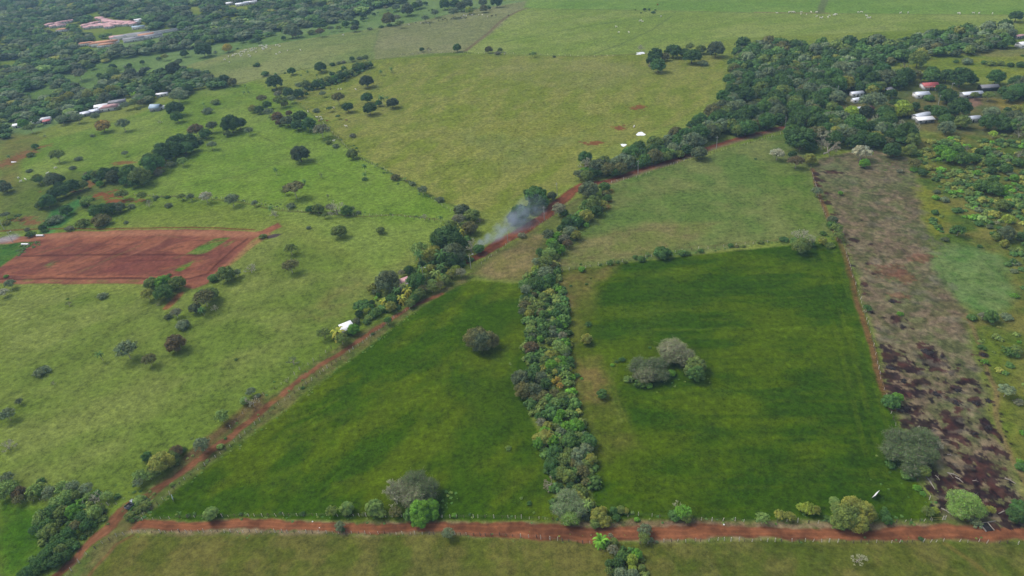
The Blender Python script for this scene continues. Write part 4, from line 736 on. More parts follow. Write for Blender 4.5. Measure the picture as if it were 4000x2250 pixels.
850,760,260,R,yo;800,850,260,R,ol;960,800,230,R,yo;700,770,150,R,ol;1040,830,130,R,ol;890,900,230,R,yo;720,900,180,R,ol;670,700,110,R,lg;410,770,160,L,yl;470,790,130,L,yo;340,760,110,L,yl;120,830,130,L,yo;220,850,120,L,yo;1180,820,100,R,te;1200,880,110,R,te;1175,770,50,S,te;1330,100,340,G,gd;1550,90,330,G,gd;1450,240,340,G,gd;1260,200,280,G,gd;1600,240,260,G,gd;1450,380,220,G,gd;1650,130,190,B,pl;1640,110,180,L,gy;1560,380,150,R,ol;1400,430,130,S,md;1230,330,110,s,te;1980,720,330,G,lg;1930,780,260,G,lg;2080,780,240,G,lg;1900,660,200,L,lg;1610,800,130,L,ol;1680,790,90,L,yl;2520,740,150,R,te;2500,830,180,R,dk;2560,800,150,R,te;905,1270,170,B,pl;2540,350,110,S,te;2540,300,90,s,lt;2240,780,100,L,yo;2100,920,130,s,gy;1540,1075,60,s,dk;600,870,90,s,md;1500,560,90,s,lt;1560,620,70,s,lt;2560,10,80,s,lt
"""
sec = None
for ln in TAB.strip().split("\n"):
    if ln[0] == "@":
        a = ln[1:].split(" ", 3); ox, oy, sc_ = float(a[0]), float(a[1]), float(a[2]); sec = a[3]
    else:
        for it in ln.split(";"):
            x, y, w, k, c = it.split(","); plant(ox + float(x) / sc_, oy + float(y) / sc_, float(w) / sc_, k, c, None, sec)
# ------------------------------------------------------------------ built things
def smat(name, c, rough=.7, metal=0.0, var=.15, scale=1.5, k=.62):
    mt = bpy.data.materials.new(name); mt.use_nodes = True; n = mt.node_tree.nodes; l = mt.node_tree.links; b = n["Principled BSDF"]
    b.inputs["Roughness"].default_value = rough; b.inputs["Metallic"].default_value = metal
    rgb = n.new("ShaderNodeRGB"); rgb.outputs[0].default_value = (*[float(v) for v in lin(c, k)], 1)
    nz = n.new("ShaderNodeTexNoise"); g = n.new("ShaderNodeNewGeometry"); l.new(g.outputs["Position"], nz.inputs["Vector"]); nz.inputs["Scale"].default_value = scale; nz.inputs["Detail"].default_value = 4
    mr = n.new("ShaderNodeMapRange"); l.new(nz.outputs[0], mr.inputs[0]); mr.inputs[1].default_value = .3; mr.inputs[2].default_value = .7; mr.inputs[3].default_value = 1 - var; mr.inputs[4].default_value = 1 + var
    s = n.new("ShaderNodeVectorMath"); s.operation = 'SCALE'; l.new(rgb.outputs[0], s.inputs[0]); l.new(mr.outputs[0], s.inputs["Scale"]); l.new(s.outputs[0], b.inputs["Base Color"]); return mt
M_POST = smat("weathered_post", (222, 214, 200), .9, var=.35, k=.7); M_PDK = smat("old_dark_post", (120, 104, 88), .9, var=.25)
M_WIRE = smat("wire", (140, 136, 130), .5, .6); M_CONC = smat("concrete", (205, 202, 196), .8); M_WHITE = smat("white_sheet", (245, 245, 248), .5, k=.85, var=.05)
M_ZINC = smat("zinc_roof", (214, 219, 230), .45, .15, var=.12, scale=.5, k=.85); M_GREYR = smat("grey_roof", (150, 150, 158), .6, var=.2); M_REDR = smat("red_roof", (196, 92, 92), .6, var=.12, k=.7)
M_ROSE = smat("rose_tile", (212, 164, 164), .8, var=.2, scale=.3, k=.8); M_TERR = smat("terracotta_tile", (214, 150, 112), .8, var=.15, scale=.3, k=.75); M_WALL = smat("white_wall", (228, 228, 226), .8, var=.08, k=.8); M_WALLG = smat("grey_wall", (164, 166, 166), .8)
M_DARK = smat("dark_opening", (34, 36, 42), .3); M_GLASS = smat("tinted_glass", (28, 34, 44), .08); M_CARB = smat("silver_paint", (168, 176, 188), .3, .4, var=.02); M_TYRE = smat("tyre_rubber", (24, 24, 26), .9); M_LAMP = smat("lamp_glass", (225, 228, 235), .1, k=.8)
M_TAIL = smat("tail_lamp", (170, 30, 26), .2); M_COWW = smat("white_hide", (242, 236, 226), .8, var=.06, k=.82); M_COWD = smat("dark_hide", (46, 36, 32), .8); M_COWB = smat("tan_hide", (176, 122, 84), .8)
M_LOG = smat("bleached_log", (186, 176, 164), .9, var=.35, k=.55); M_CHAR = smat("charcoal", (44, 34, 34), .95, var=.4); M_RED_E = smat("rusty_sheet", (150, 84, 70), .8)
M_TEAL = smat("teal_tarp", (52, 88, 92), .6); M_YEL = smat("yellow_rail", (188, 172, 92), .7); M_BLUR = smat("blue_roof", (160, 186, 206), .5, k=.75)
KEEP = []                                                   # places kept clear of woodland
def boxv(x0, x1, y0, y1, z0, z1):
    V = [(x, y, z) for z in (z0, z1) for x, y in ((x0, y0), (x1, y0), (x1, y1), (x0, y1))]
    return np.array(V, float), np.array([(3, 2, 1, 0), (4, 5, 6, 7), (0, 1, 5, 4), (1, 2, 6, 5), (2, 3, 7, 6), (3, 0, 4, 7)])
def simple(name, shapes, mat):
    mb = MB()
    for V, Fq in shapes: mb.add(V, Fq)
    return mb.mesh(name, [mat] if not isinstance(mat, (list, tuple)) else mat)
def root(name, x, y, rz, label, cat, group=None, z=None, s=1):
    o = bpy.data.objects.new(name, None); COL.objects.link(o); o.location = (x, y, float(H(x, y)) if z is None else z); o.rotation_euler = (0, 0, rz); o.scale = (s, s, s)
    o['label'] = label; o['category'] = cat
    if group: o['group'] = group
    return o
def heading(p0, p1):
    a = hit(*p0); b = hit(*p1); return math.atan2(b[1] - a[1], b[0] - a[0]), math.hypot(b[0] - a[0], b[1] - a[1])

# fences
def fpost(seed):
    r = np.random.default_rng(seed); w = .09 + .055 * r.random(); h = 1.25 + .45 * r.random(); V, Fq = tube((0, 0, -.3), (r.normal() * .1, r.normal() * .1, h), w, w * .8, 6)
    V2, F2 = ico((V[6:, 0].mean(), V[6:, 1].mean(), h), w * .8, .05, r); return simple("post", [(V, Fq), (V2, F2)], M_POST if seed % 4 else M_PDK)
POSTS = [fpost(i) for i in range(6)]
def fence(label, px, sp=2.3, group="post and wire fences around the fields"):
    P = [hit(*p)[:2] for p in px]; x0, y0 = P[0]; rt = root("fence", x0, y0, 0, label, "fence", group); z0 = rt.location.z
    L = []
    for i in range(len(P) - 1):
        (ax, ay), (bx, by) = P[i], P[i + 1]; d = math.hypot(bx - ax, by - ay); n = max(1, int(d / sp))
        L += [(ax + (bx - ax) * (k + prnd.uniform(-.2, .2)) / n + prnd.uniform(-.2, .2), ay + (by - ay) * k / n + prnd.uniform(-.2, .2)) for k in range(n)]
    L.append(P[-1]); mb = MB()
    for k, (x, y) in enumerate(L):
        z = float(H(x, y)); me = POSTS[prnd.randrange(6)]
        if k < 100:
            o = bpy.data.objects.new("post", me); COL.objects.link(o); o.parent = rt; o.location = (x - x0, y - y0, z - z0); o.rotation_euler = (0, 0, prnd.uniform(0, 6)); s = prnd.uniform(.75, 1.2); o.scale = (s, s, s)
        else:
            w = prnd.uniform(.09, .14); mb.add(*tube((x - x0, y - y0, z - z0 - .3), (x - x0 + prnd.uniform(-.08, .08), y - y0, z - z0 + prnd.uniform(1.3, 1.6)), w, w * .8, 6))
    if mb.n: link("posts", mb.mesh("posts", [M_POST]), rt, kind="stuff")
    wb = MB()
    for h in (.45, .85, 1.2):
        for k in range(len(L) - 1):
            a, b = L[k], L[k + 1]
            if math.hypot(b[0] - a[0], b[1] - a[1]) < sp * 2.5: wb.add(*tube((a[0] - x0, a[1] - y0, float(H(*a)) - z0 + h), (b[0] - x0, b[1] - y0, float(H(*b)) - z0 + h), .012, .012, 3))
    link("wire", wb.mesh("wire", [M_WIRE]), rt)
fence("post fence curving round the bottom pasture beside the road junction", [(235, 2290), (280, 2230), (340, 2165), (400, 2122), (460, 2094), (520, 2082), (700, 2079)])
fence("long row of pale posts below the bottom red road, left half", [(704, 2079), (1000, 2080), (1300, 2084), (1500, 2086), (1700, 2088), (1850, 2090), (2000, 2095), (2150, 2108), (2305, 2125)], 2.1)
fence("long row of pale posts below the bottom red road, right half", [(2500, 2124), (2650, 2116), (2800, 2113), (3000, 2115), (3300, 2119), (3600, 2119), (3685, 2114)], 2.1)
fence("short post fence by the gateway at the bottom right", [(3745, 2115), (3900, 2122), (4060, 2130)])
fence("post fence along the top of the bottom road, below the left dark field", [(526, 2036), (600, 2030), (700, 2024), (820, 2019), (1000, 2017), (1300, 2015), (1560, 2020), (1900, 2022), (2160, 2030)])
fence("post fence along the top of the bottom road, below the right dark field", [(2440, 2020), (2500, 2016), (2700, 2030), (2950, 2040), (3200, 2042), (3290, 2044)], 3)
fence("short row of grey posts left of the farm gate", [(3500, 2040), (3560, 2038), (3640, 2036)], 2)
fence("post fence climbing the diagonal road beside the left dark field", [(530, 2032), (620, 1970), (700, 1893), (800, 1818), (900, 1743), (960, 1693), (1050, 1613), (1150, 1537), (1250, 1462), (1330, 1403), (1400, 1352), (1480, 1292), (1540, 1242), (1600, 1205)])
fence("sparse post fence on the pasture side of the diagonal road", [(900, 1672), (1000, 1562), (1070, 1522), (1200, 1428), (1295, 1362)], 3.5)
fence("post fence between the right dark field and the burnt strip", [(3650, 1990), (3585, 1880), (3530, 1740), (3490, 1640), (3440, 1480), (3400, 1300), (3350, 1140), (3300, 980), (3284, 950)], 3)
fence("post fence between the middle pasture and the top of the burnt strip", [(3240, 880), (3200, 780), (3175, 690), (3168, 655)], 3)
fence("post fence between the middle pasture and the right dark field", [(2190, 1062), (2400, 1028), (2700, 978), (3000, 947), (3080, 937)], 4)
fence("post fence on the lower side of the upper red road", [(2390, 713), (2500, 690), (2620, 646), (2790, 596), (2930, 560), (3060, 522)], 2.6)
fence("post fence below the red road next to the smoke", [(1880, 1030), (1990, 950), (2060, 905), (2150, 852), (2215, 800)], 3)
fence("post fence crossing the left pasture behind the red earth lot", [(530, 762), (720, 768), (930, 783), (1110, 820), (1250, 836), (1400, 842), (1560, 846), (1700, 862), (1755, 870)], 3.4)
fence("post fence beside the large yellow-green pasture", [(1250, 470), (1340, 560), (1400, 620), (1560, 690), (1700, 785), (1760, 825)], 4)
fence("far post fence between the upper and lower large pastures", [(1530, 215), (1830, 208), (2050, 212), (2300, 222), (2550, 212)], 6)
fence("fence posts at the foot of the lower left thicket", [(100, 1952), (210, 1958), (330, 1972), (430, 1975), (455, 1972), (415, 2012)], 2.4)

# utility poles: foot x, y, height, lamp?
ARM = simple("crossarm", [boxv(-.9, .9, -.06, .06, 0, .12)] + [tube((x, 0, .1), (x, 0, .32), .06, .05, 6) for x in (-.8, -.3, .3, .8)], M_CONC)
for x, y, h, lampd, lb in ((1840, 1050, 9, 1, "street lamp pole at the left edge of the smoking grove"), (1984, 946, 8.5, 0, "white utility pole beside the red road near the smoke"), (2127, 862, 9, 0, "tall white utility pole left of the blue-green roadside trees"),
        (2177, 767, 9, 0, "utility pole at the bend of the red road"), (2492, 678, 9, 0, "utility pole before the roadside woodland"), (2798, 583, 9, 0, "utility pole standing on the verge of the upper road"), (3065, 506, 9, 0, "utility pole near the upper end of the red road"),
        (3053, 488, 6, 0, "shorter pole next to the upper end of the road"), (3267, 386, 10, 0, "dark slim pole rising from the woodland left of the houses"), (3663, 416, 8.5, 0, "utility pole in the yard below the white-roofed house"), (3694, 391, 8, 0, "middle utility pole of the village track"),
        (3711, 366, 8, 1, "utility pole with lamp right of the red-roofed house"), (51, 947, 8, 1, "white lamp pole at the entrance of the red earth lot"), (17, 898, 7, 0, "leaning pole at the left edge behind the red lot"), (1655, 1087, 7, 1, "lamp post half hidden in the roadside grove"), (3405, 300, 7, 0, "thin pole between woodland trees above the village")):
    X, Y, Z, s = hit(x, y); rt = root("utility_pole", X, Y, prnd.uniform(-.5, .5), lb, "pole", "concrete utility poles along the roads")
    link("pole", simple("pole", [tube((0, 0, -.5), (0, 0, h * 1.05), .19, .12, 8)], M_CONC), rt)
    a = link("crossarm", ARM, rt); a.location = (0, 0, h * .93)
    if lampd:
        b = link("lamp_arm", simple("lamp_arm", [tube((0, 0, h * .86), (1.6, 0, h * .97), .05, .04, 6)], M_CONC), rt); link("lamp", simple("lamp", [boxv(1.4, 2.2, -.16, .16, h * .96, h * .99)], M_LAMP), b)

# houses
def house(x, y, w, d, rz, roof, wall, label, h=2.8, style='gable', name="house", cat="house", pitch=.32, group=None, nwin=3, porch=None, keep=10, dz=0):
    """centre of the roof at photo x, y; w, d in metres"""
    X, Y, Z, s = hit(x, y, h + .6); KEEP.append((X, Y, keep + w * .3)); rt = root(name, X, Y, rz, label, cat, group); a, b = w / 2, d / 2
    link("wall", simple("wall", [boxv(-a, a, -b, b, -.5, h)], wall), rt)
    o = .5; t = .12
    if style == 'gable':
        rh = b * pitch; V = np.array([(-a - o, -b - o, h - o * pitch), (a + o, -b - o, h - o * pitch), (a + o, 0, h + rh), (-a - o, 0, h + rh), (a + o, b + o, h - o * pitch), (-a - o, b + o, h - o * pitch)]); V = np.concatenate([V, V + [0, 0, t]])
        Fq = [(3, 2, 1, 0), (5, 4, 2, 3), (6, 7, 8, 9), (9, 8, 10, 11), (0, 1, 7, 6), (4, 5, 11, 10), (1, 2, 8, 7), (2, 4, 10, 8), (3, 0, 6, 9), (5, 3, 9, 11)]
        link("roof", simple("roof", [(V + [0, 0, .02], np.array(Fq))], roof), rt)
        G = MB(); 
        for sx in (-a, a): G.add([(sx - .06, -b, h), (sx + .06, -b, h), (sx + .06, b, h), (sx - .06, b, h), (sx - .06, 0, h + rh - .05), (sx + .06, 0, h + rh - .05)], np.array([(0, 1, 2, 3), (0, 4, 5, 1), (3, 2, 5, 4), (0, 3, 4, 4), (1, 5, 5, 2)][:3]))
        link("gable", G.mesh("gable", [wall]), rt)
    elif style == 'hip':
        rh = b * pitch * 1.1; q = max(.05, a - b); V = np.array([(-a - o, -b - o, h), (a + o, -b - o, h), (a + o, b + o, h), (-a - o, b + o, h), (-q, 0, h + rh), (q, 0, h + rh), (q, .02, h + rh), (-q, .02, h + rh)])
        link("roof", simple("roof", [(V + [0, 0, .04], np.array([(0, 1, 5, 4), (2, 3, 7, 6), (1, 2, 6, 5), (3, 0, 4, 7), (4, 5, 6, 7), (3, 2, 1, 0)]))], roof), rt)
    else:
        V, Fq = boxv(-a - o, a + o, -b - o, b + o, h + .02, h + .14); V[:, 2] += (V[:, 1] + b) * pitch * .5; link("roof", simple("roof", [(V, Fq)] + [tube((k, -b - o, h + .17 - o * pitch * .5), (k, b + o, h + .17 + (2 * b + o) * pitch * .5), .05, .05, 4) for k in np.linspace(-a, a, max(3, int(w / 1.2)))], roof), rt)
    dd = link("door", simple("door", [boxv(-.5, .5, -b - .04, -b + .02, 0, 2.1)], M_DARK), rt)
    for k in range(nwin):
        xx = -a + (k + .5) * w / nwin
        if abs(xx) > 1.0: link("window", simple("window", [boxv(xx - .5, xx + .5, -b - .035, -b + .02, 1.0, 2.0)], M_GLASS), rt)
    if porch: link("porch_roof", simple("porch_roof", [boxv(-a, a, -b - 2.6, -b - .55, h - .5, h - .42)], porch), rt)
    return rt
house(3631, 326, 11, 8, -.12, M_REDR, M_WALL, "white-walled house with a red gabled roof in the village", 3, porch=M_RED_E)
house(3664, 337, 4.5, 3, -.15, M_REDR, M_WALLG, "small red lean-to roof right of the red-roofed house", 2.3, 'shed', "shed", "shed", nwin=0, keep=3)
house(3600, 361, 9.5, 7, -.05, M_ZINC, M_WALL, "small white house with bright metal roof left of the village track", 2.8, porch=None)
house(3797, 360, 14, 6, -.03, M_ZINC, M_WALLG, "long grey-walled house with pale metal roof right of the village track", 2.8)
house(3863, 333, 12, 7, -.1, M_GREYR, M_DARK, "open-sided shed with grey metal roof among the village trees", 2.8, 'gable', "shed", "shed", nwin=0)  # solid dark walls stand in for the shade behind the open sides
house(3347, 358, 9, 5, .05, M_ZINC, M_WALL, "pale metal-roofed house at the left edge of the village", 2.8)
house(3353, 382, 9, 4.5, .05, M_ZINC, M_WALL, "low white house just below the leftmost village roof", 2.6)
house(3390, 419, 8, 5, .3, M_RED_E, M_WALLG, "rust-red roof half hidden under village trees", 2.6)
house(3355, 424, 6, 4, .3, M_ZINC, M_WALLG, "small pale roof beside the rust-red roof under trees", 2.5, 'shed', nwin=0)
house(3602, 445, 12, 6, .28, M_ZINC, M_WALL, "bright white roof among the trees below the village track", 2.8)
house(3615, 461, 11, 4, -.05, M_WHITE, M_WALLG, "second white roof just below the bright tilted one", 2.6, 'shed')
house(3798, 455, 10, 5, 0, M_ZINC, M_WALL, "white roofed house in trees at the lower right of the village", 2.8)
house(3998, 166, 9, 8, .1, M_WHITE, M_WALL, "white house cut by the right edge of the picture", 3.2)
house(3983, 135, 7, 4, .1, M_ROSE, M_WALLG, "pinkish roof above the white house at the right edge", 2.8)
house(3475, 345, 5, 4, 0, M_GREYR, M_DARK, "tiny dark hut in the trees left of the white house", 2.3, 'shed', "shed", "shed", nwin=0)
# farm at the left
house(425, 413, 17, 11, .22, M_ROSE, M_WALL, "farmhouse with wide faded red roof at the left treeline", 3.2, 'hip')
house(405, 415, 9, 7, .22, M_ZINC, M_WALL, "white metal roof on the left of the faded red roof", 3, keep=6)
house(455, 394, 16, 5, .2, M_GREYR, M_WALLG, "long grey roof behind the farmhouse", 3, 'shed')
house(392, 411, 12, 5, .3, M_WHITE, M_WALL, "white lean-to roof in front of the farm trees", 2.8, 'shed', nwin=0)
house(367, 430, 9, 5, .35, M_ZINC, M_WALLG, "small pale roof in the hedge below the farmhouse", 2.6, 'shed', nwin=0)
house(330, 440, 8, 5, .35, M_ZINC, M_WALLG, "lowest pale roof in the hedge left of the farmhouse", 2.6, 'shed', nwin=0)
house(160, 463, 16, 7, .3, M_WHITE, M_WALL, "white roofed house in the treeline at the far left", 2.8)
house(179, 470, 6, 4, .3, M_REDR, M_WALLG, "orange-red roof corner beside the far-left white roof", 2.6, 'shed', nwin=0)
house(62, 486, 6, 4, .3, M_WHITE, M_WALL, "small white roof deep in the far-left trees", 2.4, 'shed', nwin=0)
house(632, 363, 11, 5, .1, M_WHITE, M_WALL, "white roof in the trees right of the farm", 2.6)
house(607, 414, 10, 8, -.2, M_BLUR, M_WALLG, "silver barn standing alone on the left pasture", 3.4, 'gable', "barn", "barn", pitch=.6, nwin=0)
house(631, 415, 3.5, 3.5, .1, M_WHITE, M_WALL, "tiny white pump hut beside the silver barn", 2, 'shed', "shed", "shed", nwin=0, keep=2)
# roadside
house(1354, 1272, 5.2, 4.4, .55, M_WHITE, M_WALLG, "white-roofed hut beside the diagonal road", 2.6, 'shed', "hut", "hut", nwin=1, keep=2)
house(1343, 1286, 2.2, 1.8, .55, M_WHITE, M_WALLG, "small white lean-to below the white-roofed hut", 2.0, 'shed', "hut", "hut", nwin=0, keep=1)
house(1577, 1096, 6, 4, .5, M_ROSE, M_WALLG, "pinkish metal roof hidden in the roadside grove", 2.8, 'shed', nwin=0, keep=2)
house(1574, 1106, 4, 2.4, .5, M_WHITE, M_WALL, "white metal roof edge below the pinkish roof", 2.6, 'shed', "hut", "hut", nwin=0, keep=1)
# the far town: rows of small houses, larger blocks
hb = house(0, 0, 8, 7, 0, M_ROSE, M_WALL, "x", 2.8, 'gable', "town_house", nwin=2); KEEP.pop()
TOWN = []
def row(p0, p1, n, off=0):
    for k in range(n):
        t = (k + .5) / n; TOWN.append((p0[0] + (p1[0] - p0[0]) * t + prnd.uniform(-1, 1), p0[1] + (p1[1] - p0[1]) * t + prnd.uniform(-.8, .8), off))
row((172, 98), (292, 76), 11); row((200, 101), (250, 95), 5); row((405, 80), (530, 88), 14, 1); row((402, 75), (430, 78), 4, 1); row((322, 99), (385, 86), 8, 2); row((345, 102), (430, 96), 9, 2); row((380, 93), (528, 92), 14, 3); row((412, 102), (440, 101), 3, 3); row((378, 67), (400, 72), 3, 4); row((330, 104), (352, 103), 3, 2)
TN = ["left row of pink-roofed town houses", "long upper terrace of rose-roofed town houses", "lower left cluster of pink-roofed town houses", "middle terrace of rose-roofed town houses", "few town houses nearest the far forest"]
for k, (x, y, g) in enumerate(TOWN):
    X, Y, Z, s = hit(x, y, 3); KEEP.append((X, Y, 10)); sc = prnd.uniform(.9, 1.25)
    r_ = hb if k == 0 else hb.copy()
    if k:
        COL.objects.link(r_)
        for ch in hb.children:
            c = ch.copy(); COL.objects.link(c); c.parent = r_
    r_.location = (X, Y, Z); r_.location.z = float(H(X, Y)); r_.rotation_euler = (0, 0, prnd.uniform(-.15, .15) + .25); r_.scale = (sc, sc, sc)
    r_['label'] = "pink-roofed house in the " + TN[g]; r_['group'] = TN[g]
for a in ((408, 162, 34, 12, .1, M_TERR, M_WALL, "large tan-roofed building at the near edge of the town", 4, 'hip'), (335, 166, 22, 8, .1, M_TERR, M_WALL, "long orange tiled roof left of the large tan roof", 3.5, 'hip'), (372, 167, 16, 10, .1, M_TERR, M_WALL, "small orange roof below the large tan roof", 3, 'hip'), (413, 171, 22, 9, 0, M_TERR, M_WALL, "orange roof right below the large tan roof", 3, 'hip'),
          (458, 140, 20, 9, .2, M_ROSE, M_WALL, "maroon roofed block at the left end of the grey buildings", 3.5, 'gable'), (485, 138, 26, 8, .2, M_GREYR, M_WALL, "grey roofed block in the middle of the town edge", 4, 'gable'), (520, 147, 26, 8, .2, M_GREYR, M_WALL, "lower grey roofed block facing the near trees", 4, 'gable'), (520, 131, 30, 9, .2, M_WALLG, M_WALL, "off-white cluttered block between two grey roofs", 3.6, 'hip'), (548, 127, 24, 8, .25, M_GREYR, M_WALL, "dark grey upper roof of the town edge", 4, 'gable'),
          (570, 132, 20, 8, .25, M_TERR, M_WALL, "tan roofed hall next to the dark grey roof", 3.6, 'gable'), (590, 136, 28, 8, .25, M_GREYR, M_WALL, "rightmost grey roofed block of the town", 3.6, 'gable'), (612, 121, 80, 4.5, .27, M_WALLG, M_WALL, "very long pale roof running beside the green clearing", 3.4, 'gable'), (545, 73, 16, 5, .3, M_WHITE, M_WALL, "isolated white roof above the town", 3.4, 'gable'), (540, 101, 18, 6, .05, M_BLUR, M_WALL, "pale blue roof at the right end of the pink houses", 3.6, 'gable'),
          (246, 112, 20, 8, .1, M_TERR, M_WALL, "lone orange roof below the left row of pink houses", 3, 'hip'), (537, 82, 7, 7, 0, M_WHITE, M_WALL, "small white block beside the pink terrace", 4, 'hip'), (978, 5, 20, 7, .2, M_WHITE, M_WALL, "upper right white roof in the far forest at the top", 3.4, 'gable'), (945, 11, 20, 7, .2, M_ZINC, M_WALL, "lower white roof in the far forest at the top", 3.4, 'gable'), (898, 9, 12, 7, .2, M_WHITE, M_WALL, "small white roof left in the far forest at the top", 3.4, 'gable')):
    house(*a[:7], a[7], a[8], a[9], "building", "building", nwin=4, keep=7)

# water
def pond(x, y, rx, ry, label, name="pond", seed=0):
    c = hit(x, y); n = 28; r = random.Random(seed); V = [(0, 0, 0)]; zmax = 0
    for i in range(n):
        a = 2 * math.pi * i / n; k = 1 + .18 * math.sin(3 * a + seed) + r.uniform(-.1, .1); p = hit(x + rx * k * math.cos(a), y + ry * k * math.sin(a)); V.append((p[0] - c[0], p[1] - c[1], 0)); zmax = max(zmax, p[2] - c[2])
    for q in range(n + 1): V[q] = (V[q][0], V[q][1], zmax + .06)
    o = link(name, mesh(name, V, [np.array([(0, i + 1, (i + 1) % n + 1) for i in range(n)])], [M_WATER]), None, label=label, kind="structure"); o.location = c[:3]
M_WATER = smat("sky_white_water", (236, 238, 244), .12, 0, var=.03, k=.95)  # near-white base colour paints the bright sky's reflection into the water
pond(2503, 524, 17, 7, "white shining pond in the yellow-green pasture"); pond(2436, 567, 11, 5, "small bright pond at the pasture's lower edge", seed=3); pond(2504, 207, 16, 3.5, "bright water trough pool under the bare tree", seed=5); pond(2495, 212, 10, 2, "thin strip of water by the far fence", seed=6)
pond(52, 633, 11, 1.6, "pale stream pool on the far left slope", seed=8)
# culvert pipes and signs
for x0, x1, y, lb in ((144, 172, 923, "upper white concrete pipe at the red lot's edge"), (86, 114, 957, "lower white concrete pipe on the grass below the lot entrance")):
    a = hit(x0, y); b = hit(x1, y); o = link("concrete_pipe", simple("concrete_pipe", [tube((0, 0, .6), (b[0] - a[0], b[1] - a[1], .6 + b[2] - a[2]), .6, .6, 14), tube((0, 0, .6), (b[0] - a[0], b[1] - a[1], .6 + b[2] - a[2]), .5, .5, 14)], M_WHITE), None, label=lb, category="pipe", group="white concrete culvert pipes"); o.location = a[:3]
def sign(p0, p1, h, label, mat, lift=.7, tilt=0.0):
    a = hit(*p0); b = hit(*p1); L = math.hypot(b[0] - a[0], b[1] - a[1]); rt = root("signboard", a[0], a[1], math.atan2(b[1] - a[1], b[0] - a[0]), label, "signboard")
    rt.rotation_mode = 'ZYX'; rt.rotation_euler = (tilt, 0, math.atan2(b[1] - a[1], b[0] - a[0])); rt.rotation_mode = 'XYZ'
    link("board", simple("board", [boxv(0, L, -.04, .04, lift, lift + h)], mat), rt); link("frame", simple("frame", [boxv(-.05, L + .05, -.055, .055, lift - .06, lift), boxv(-.05, 0, -.055, .055, lift, lift + h), boxv(L, L + .05, -.055, .055, lift, lift + h)], M_WIRE), rt)
    for k in (.2, L - .2): link("post", simple("post", [tube((k, 0, -.4), (k, 0, lift - .06), .05, .05, 6)], M_WIRE), rt)
sign((3403, 1947), (3420, 1926), 1.9, "bright white signboard in the right dark field's lower corner", M_WHITE, .3, .42); sign((681, 1964), (675, 1944), 1.35, "slim grey signboard in the left dark field's corner", M_BLUR, .5)
# gate
A = hit(3682, 2030); rt = root("farm_gate", A[0], A[1], 0, "open gateway with two white posts and yellow rails", "gate")
for k in (0, .75): link("post", simple("post", [tube((k, 0, -.3), (k, 0, 1.8), .16, .14, 8)], M_POST), rt)
for h in (.3, 1.2): link("rail", simple("rail", [tube((-3.6, .3, h), (-.2, 0, h), .05, .05, 6)], M_YEL), rt)
link("end_post", simple("end_post", [tube((-3.7, .3, -.3), (-3.7, .3, 1.5), .09, .08, 6)], M_POST), rt)
# logs on the burnt strip
for i, (x0, y0, x1, y1, r, lb) in enumerate(((3616, 1861, 3651, 1912, .22, "longest bleached log at the left edge of the burnt ground"), (3653, 1857, 3671, 1876, .14, "short pale log right of the longest log"), (3701, 1848, 3745, 1862, .2, "grey log lying across the upper burnt patch"), (3731, 1864, 3762, 1886, .18, "slanting pale log in the middle of the burnt ground"), (3924, 1868, 3967, 1890, .2, "pale log at the right edge of the burnt ground"),
        (3700, 1846, 3724, 1868, .1, "thin branch above the slanting log"), (3676, 1986, 3716, 2011, .22, "white log beside the grey-green spreading tree"), (3900, 2008, 3932, 1994, .16, "pale log lying below the burnt corner"), (3798, 1878, 3822, 1881, .1, "thin straight stick in the burnt patch"), (3590, 1810, 3640, 1830, .12, "thin pale branch under the large dark tree"), (3700, 1776, 3720, 1780, .14, "small pale stump log beside the dark tree's right side"), (3583, 1673, 3592, 1666, .2, "short white log at the strip's left edge"))):
    a = hit(x0, y0); b = hit(x1, y1); d = np.array([b[0] - a[0], b[1] - a[1], b[2] - a[2]]); m_ = d * .5 + [.15, .15, r]
    mb = MB(); mb.add(*tube((0, 0, r * .7), m_, r, r * .85, 7)); mb.add(*tube(m_, d + [0, 0, r * .7], r * .85, r * .5, 7)); mb.add(*tube(m_, m_ + np.array([.5, .5, .3]), r * .4, r * .2, 5))
    o = link("log", mb.mesh("log", [M_LOG]), None, label=lb, category="log", group="bleached logs lying on the burnt ground"); o.location = a[:3]
A = hit(3862, 2058); rt = root("ruined_pen", A[0], A[1], .05, "ruined pen of pale boards with charred inside by the road", "ruin")
link("boards", simple("boards", [boxv(-2.05, -1.9, -1.6, 1.6, 0, .45), boxv(-1.9, 3.2, 1.45, 1.6, 0, .3), boxv(.5, .62, -1.6, 1.44, 0, .45)], M_LOG), rt); link("charred_floor", simple("charred_floor", [boxv(-1.9, .5, -1.5, 1.39, 0, .1)], M_CHAR), rt)
# burnt wood heaps
for i, (x, y, w) in enumerate([(3680, 1395, 22), (3485, 1437, 60), (3740, 1525, 40), (3738, 1575, 44), (3545, 1600, 50), (3815, 1575, 46), (3858, 1565, 30), (3530, 1490, 40), (3487, 1177, 34), (3528, 1277, 24), (3625, 1378, 60), (3840, 1388, 30), (3810, 1697, 34), (3660, 1540, 50), (3860, 1670, 40)]):
    a = hit(x, y); W = w / a[3]; r = np.random.default_rng(i); mb = MB()
    for k in range(26):
        p = r.normal(size=2) * W * .2; an = r.uniform(0, 6.28); ln = r.uniform(.15, .4) * W * .6; mb.add(*tube((p[0], p[1], .1 + .2 * r.random()), (p[0] + ln * math.cos(an), p[1] + ln * math.sin(an), .1 + .6 * r.random()), .1, .05, 5))
    for k in range(5): V, Fq = ico((r.normal() * W * .12, r.normal() * W * .12, 0), W * .16, .35, r); mb.add(V, Fq)
    o = link("charred_heap", mb.mesh("charred_heap", [M_CHAR]), None, category="brush heap", label=f"{nth(i)} heap of charred branches on the burnt strip from the top"); o.location = a[:3]; o['_y'] = y
HP = sorted([o for o in COL.objects if o.name.startswith("charred_heap")], key=lambda o: o['_y'])
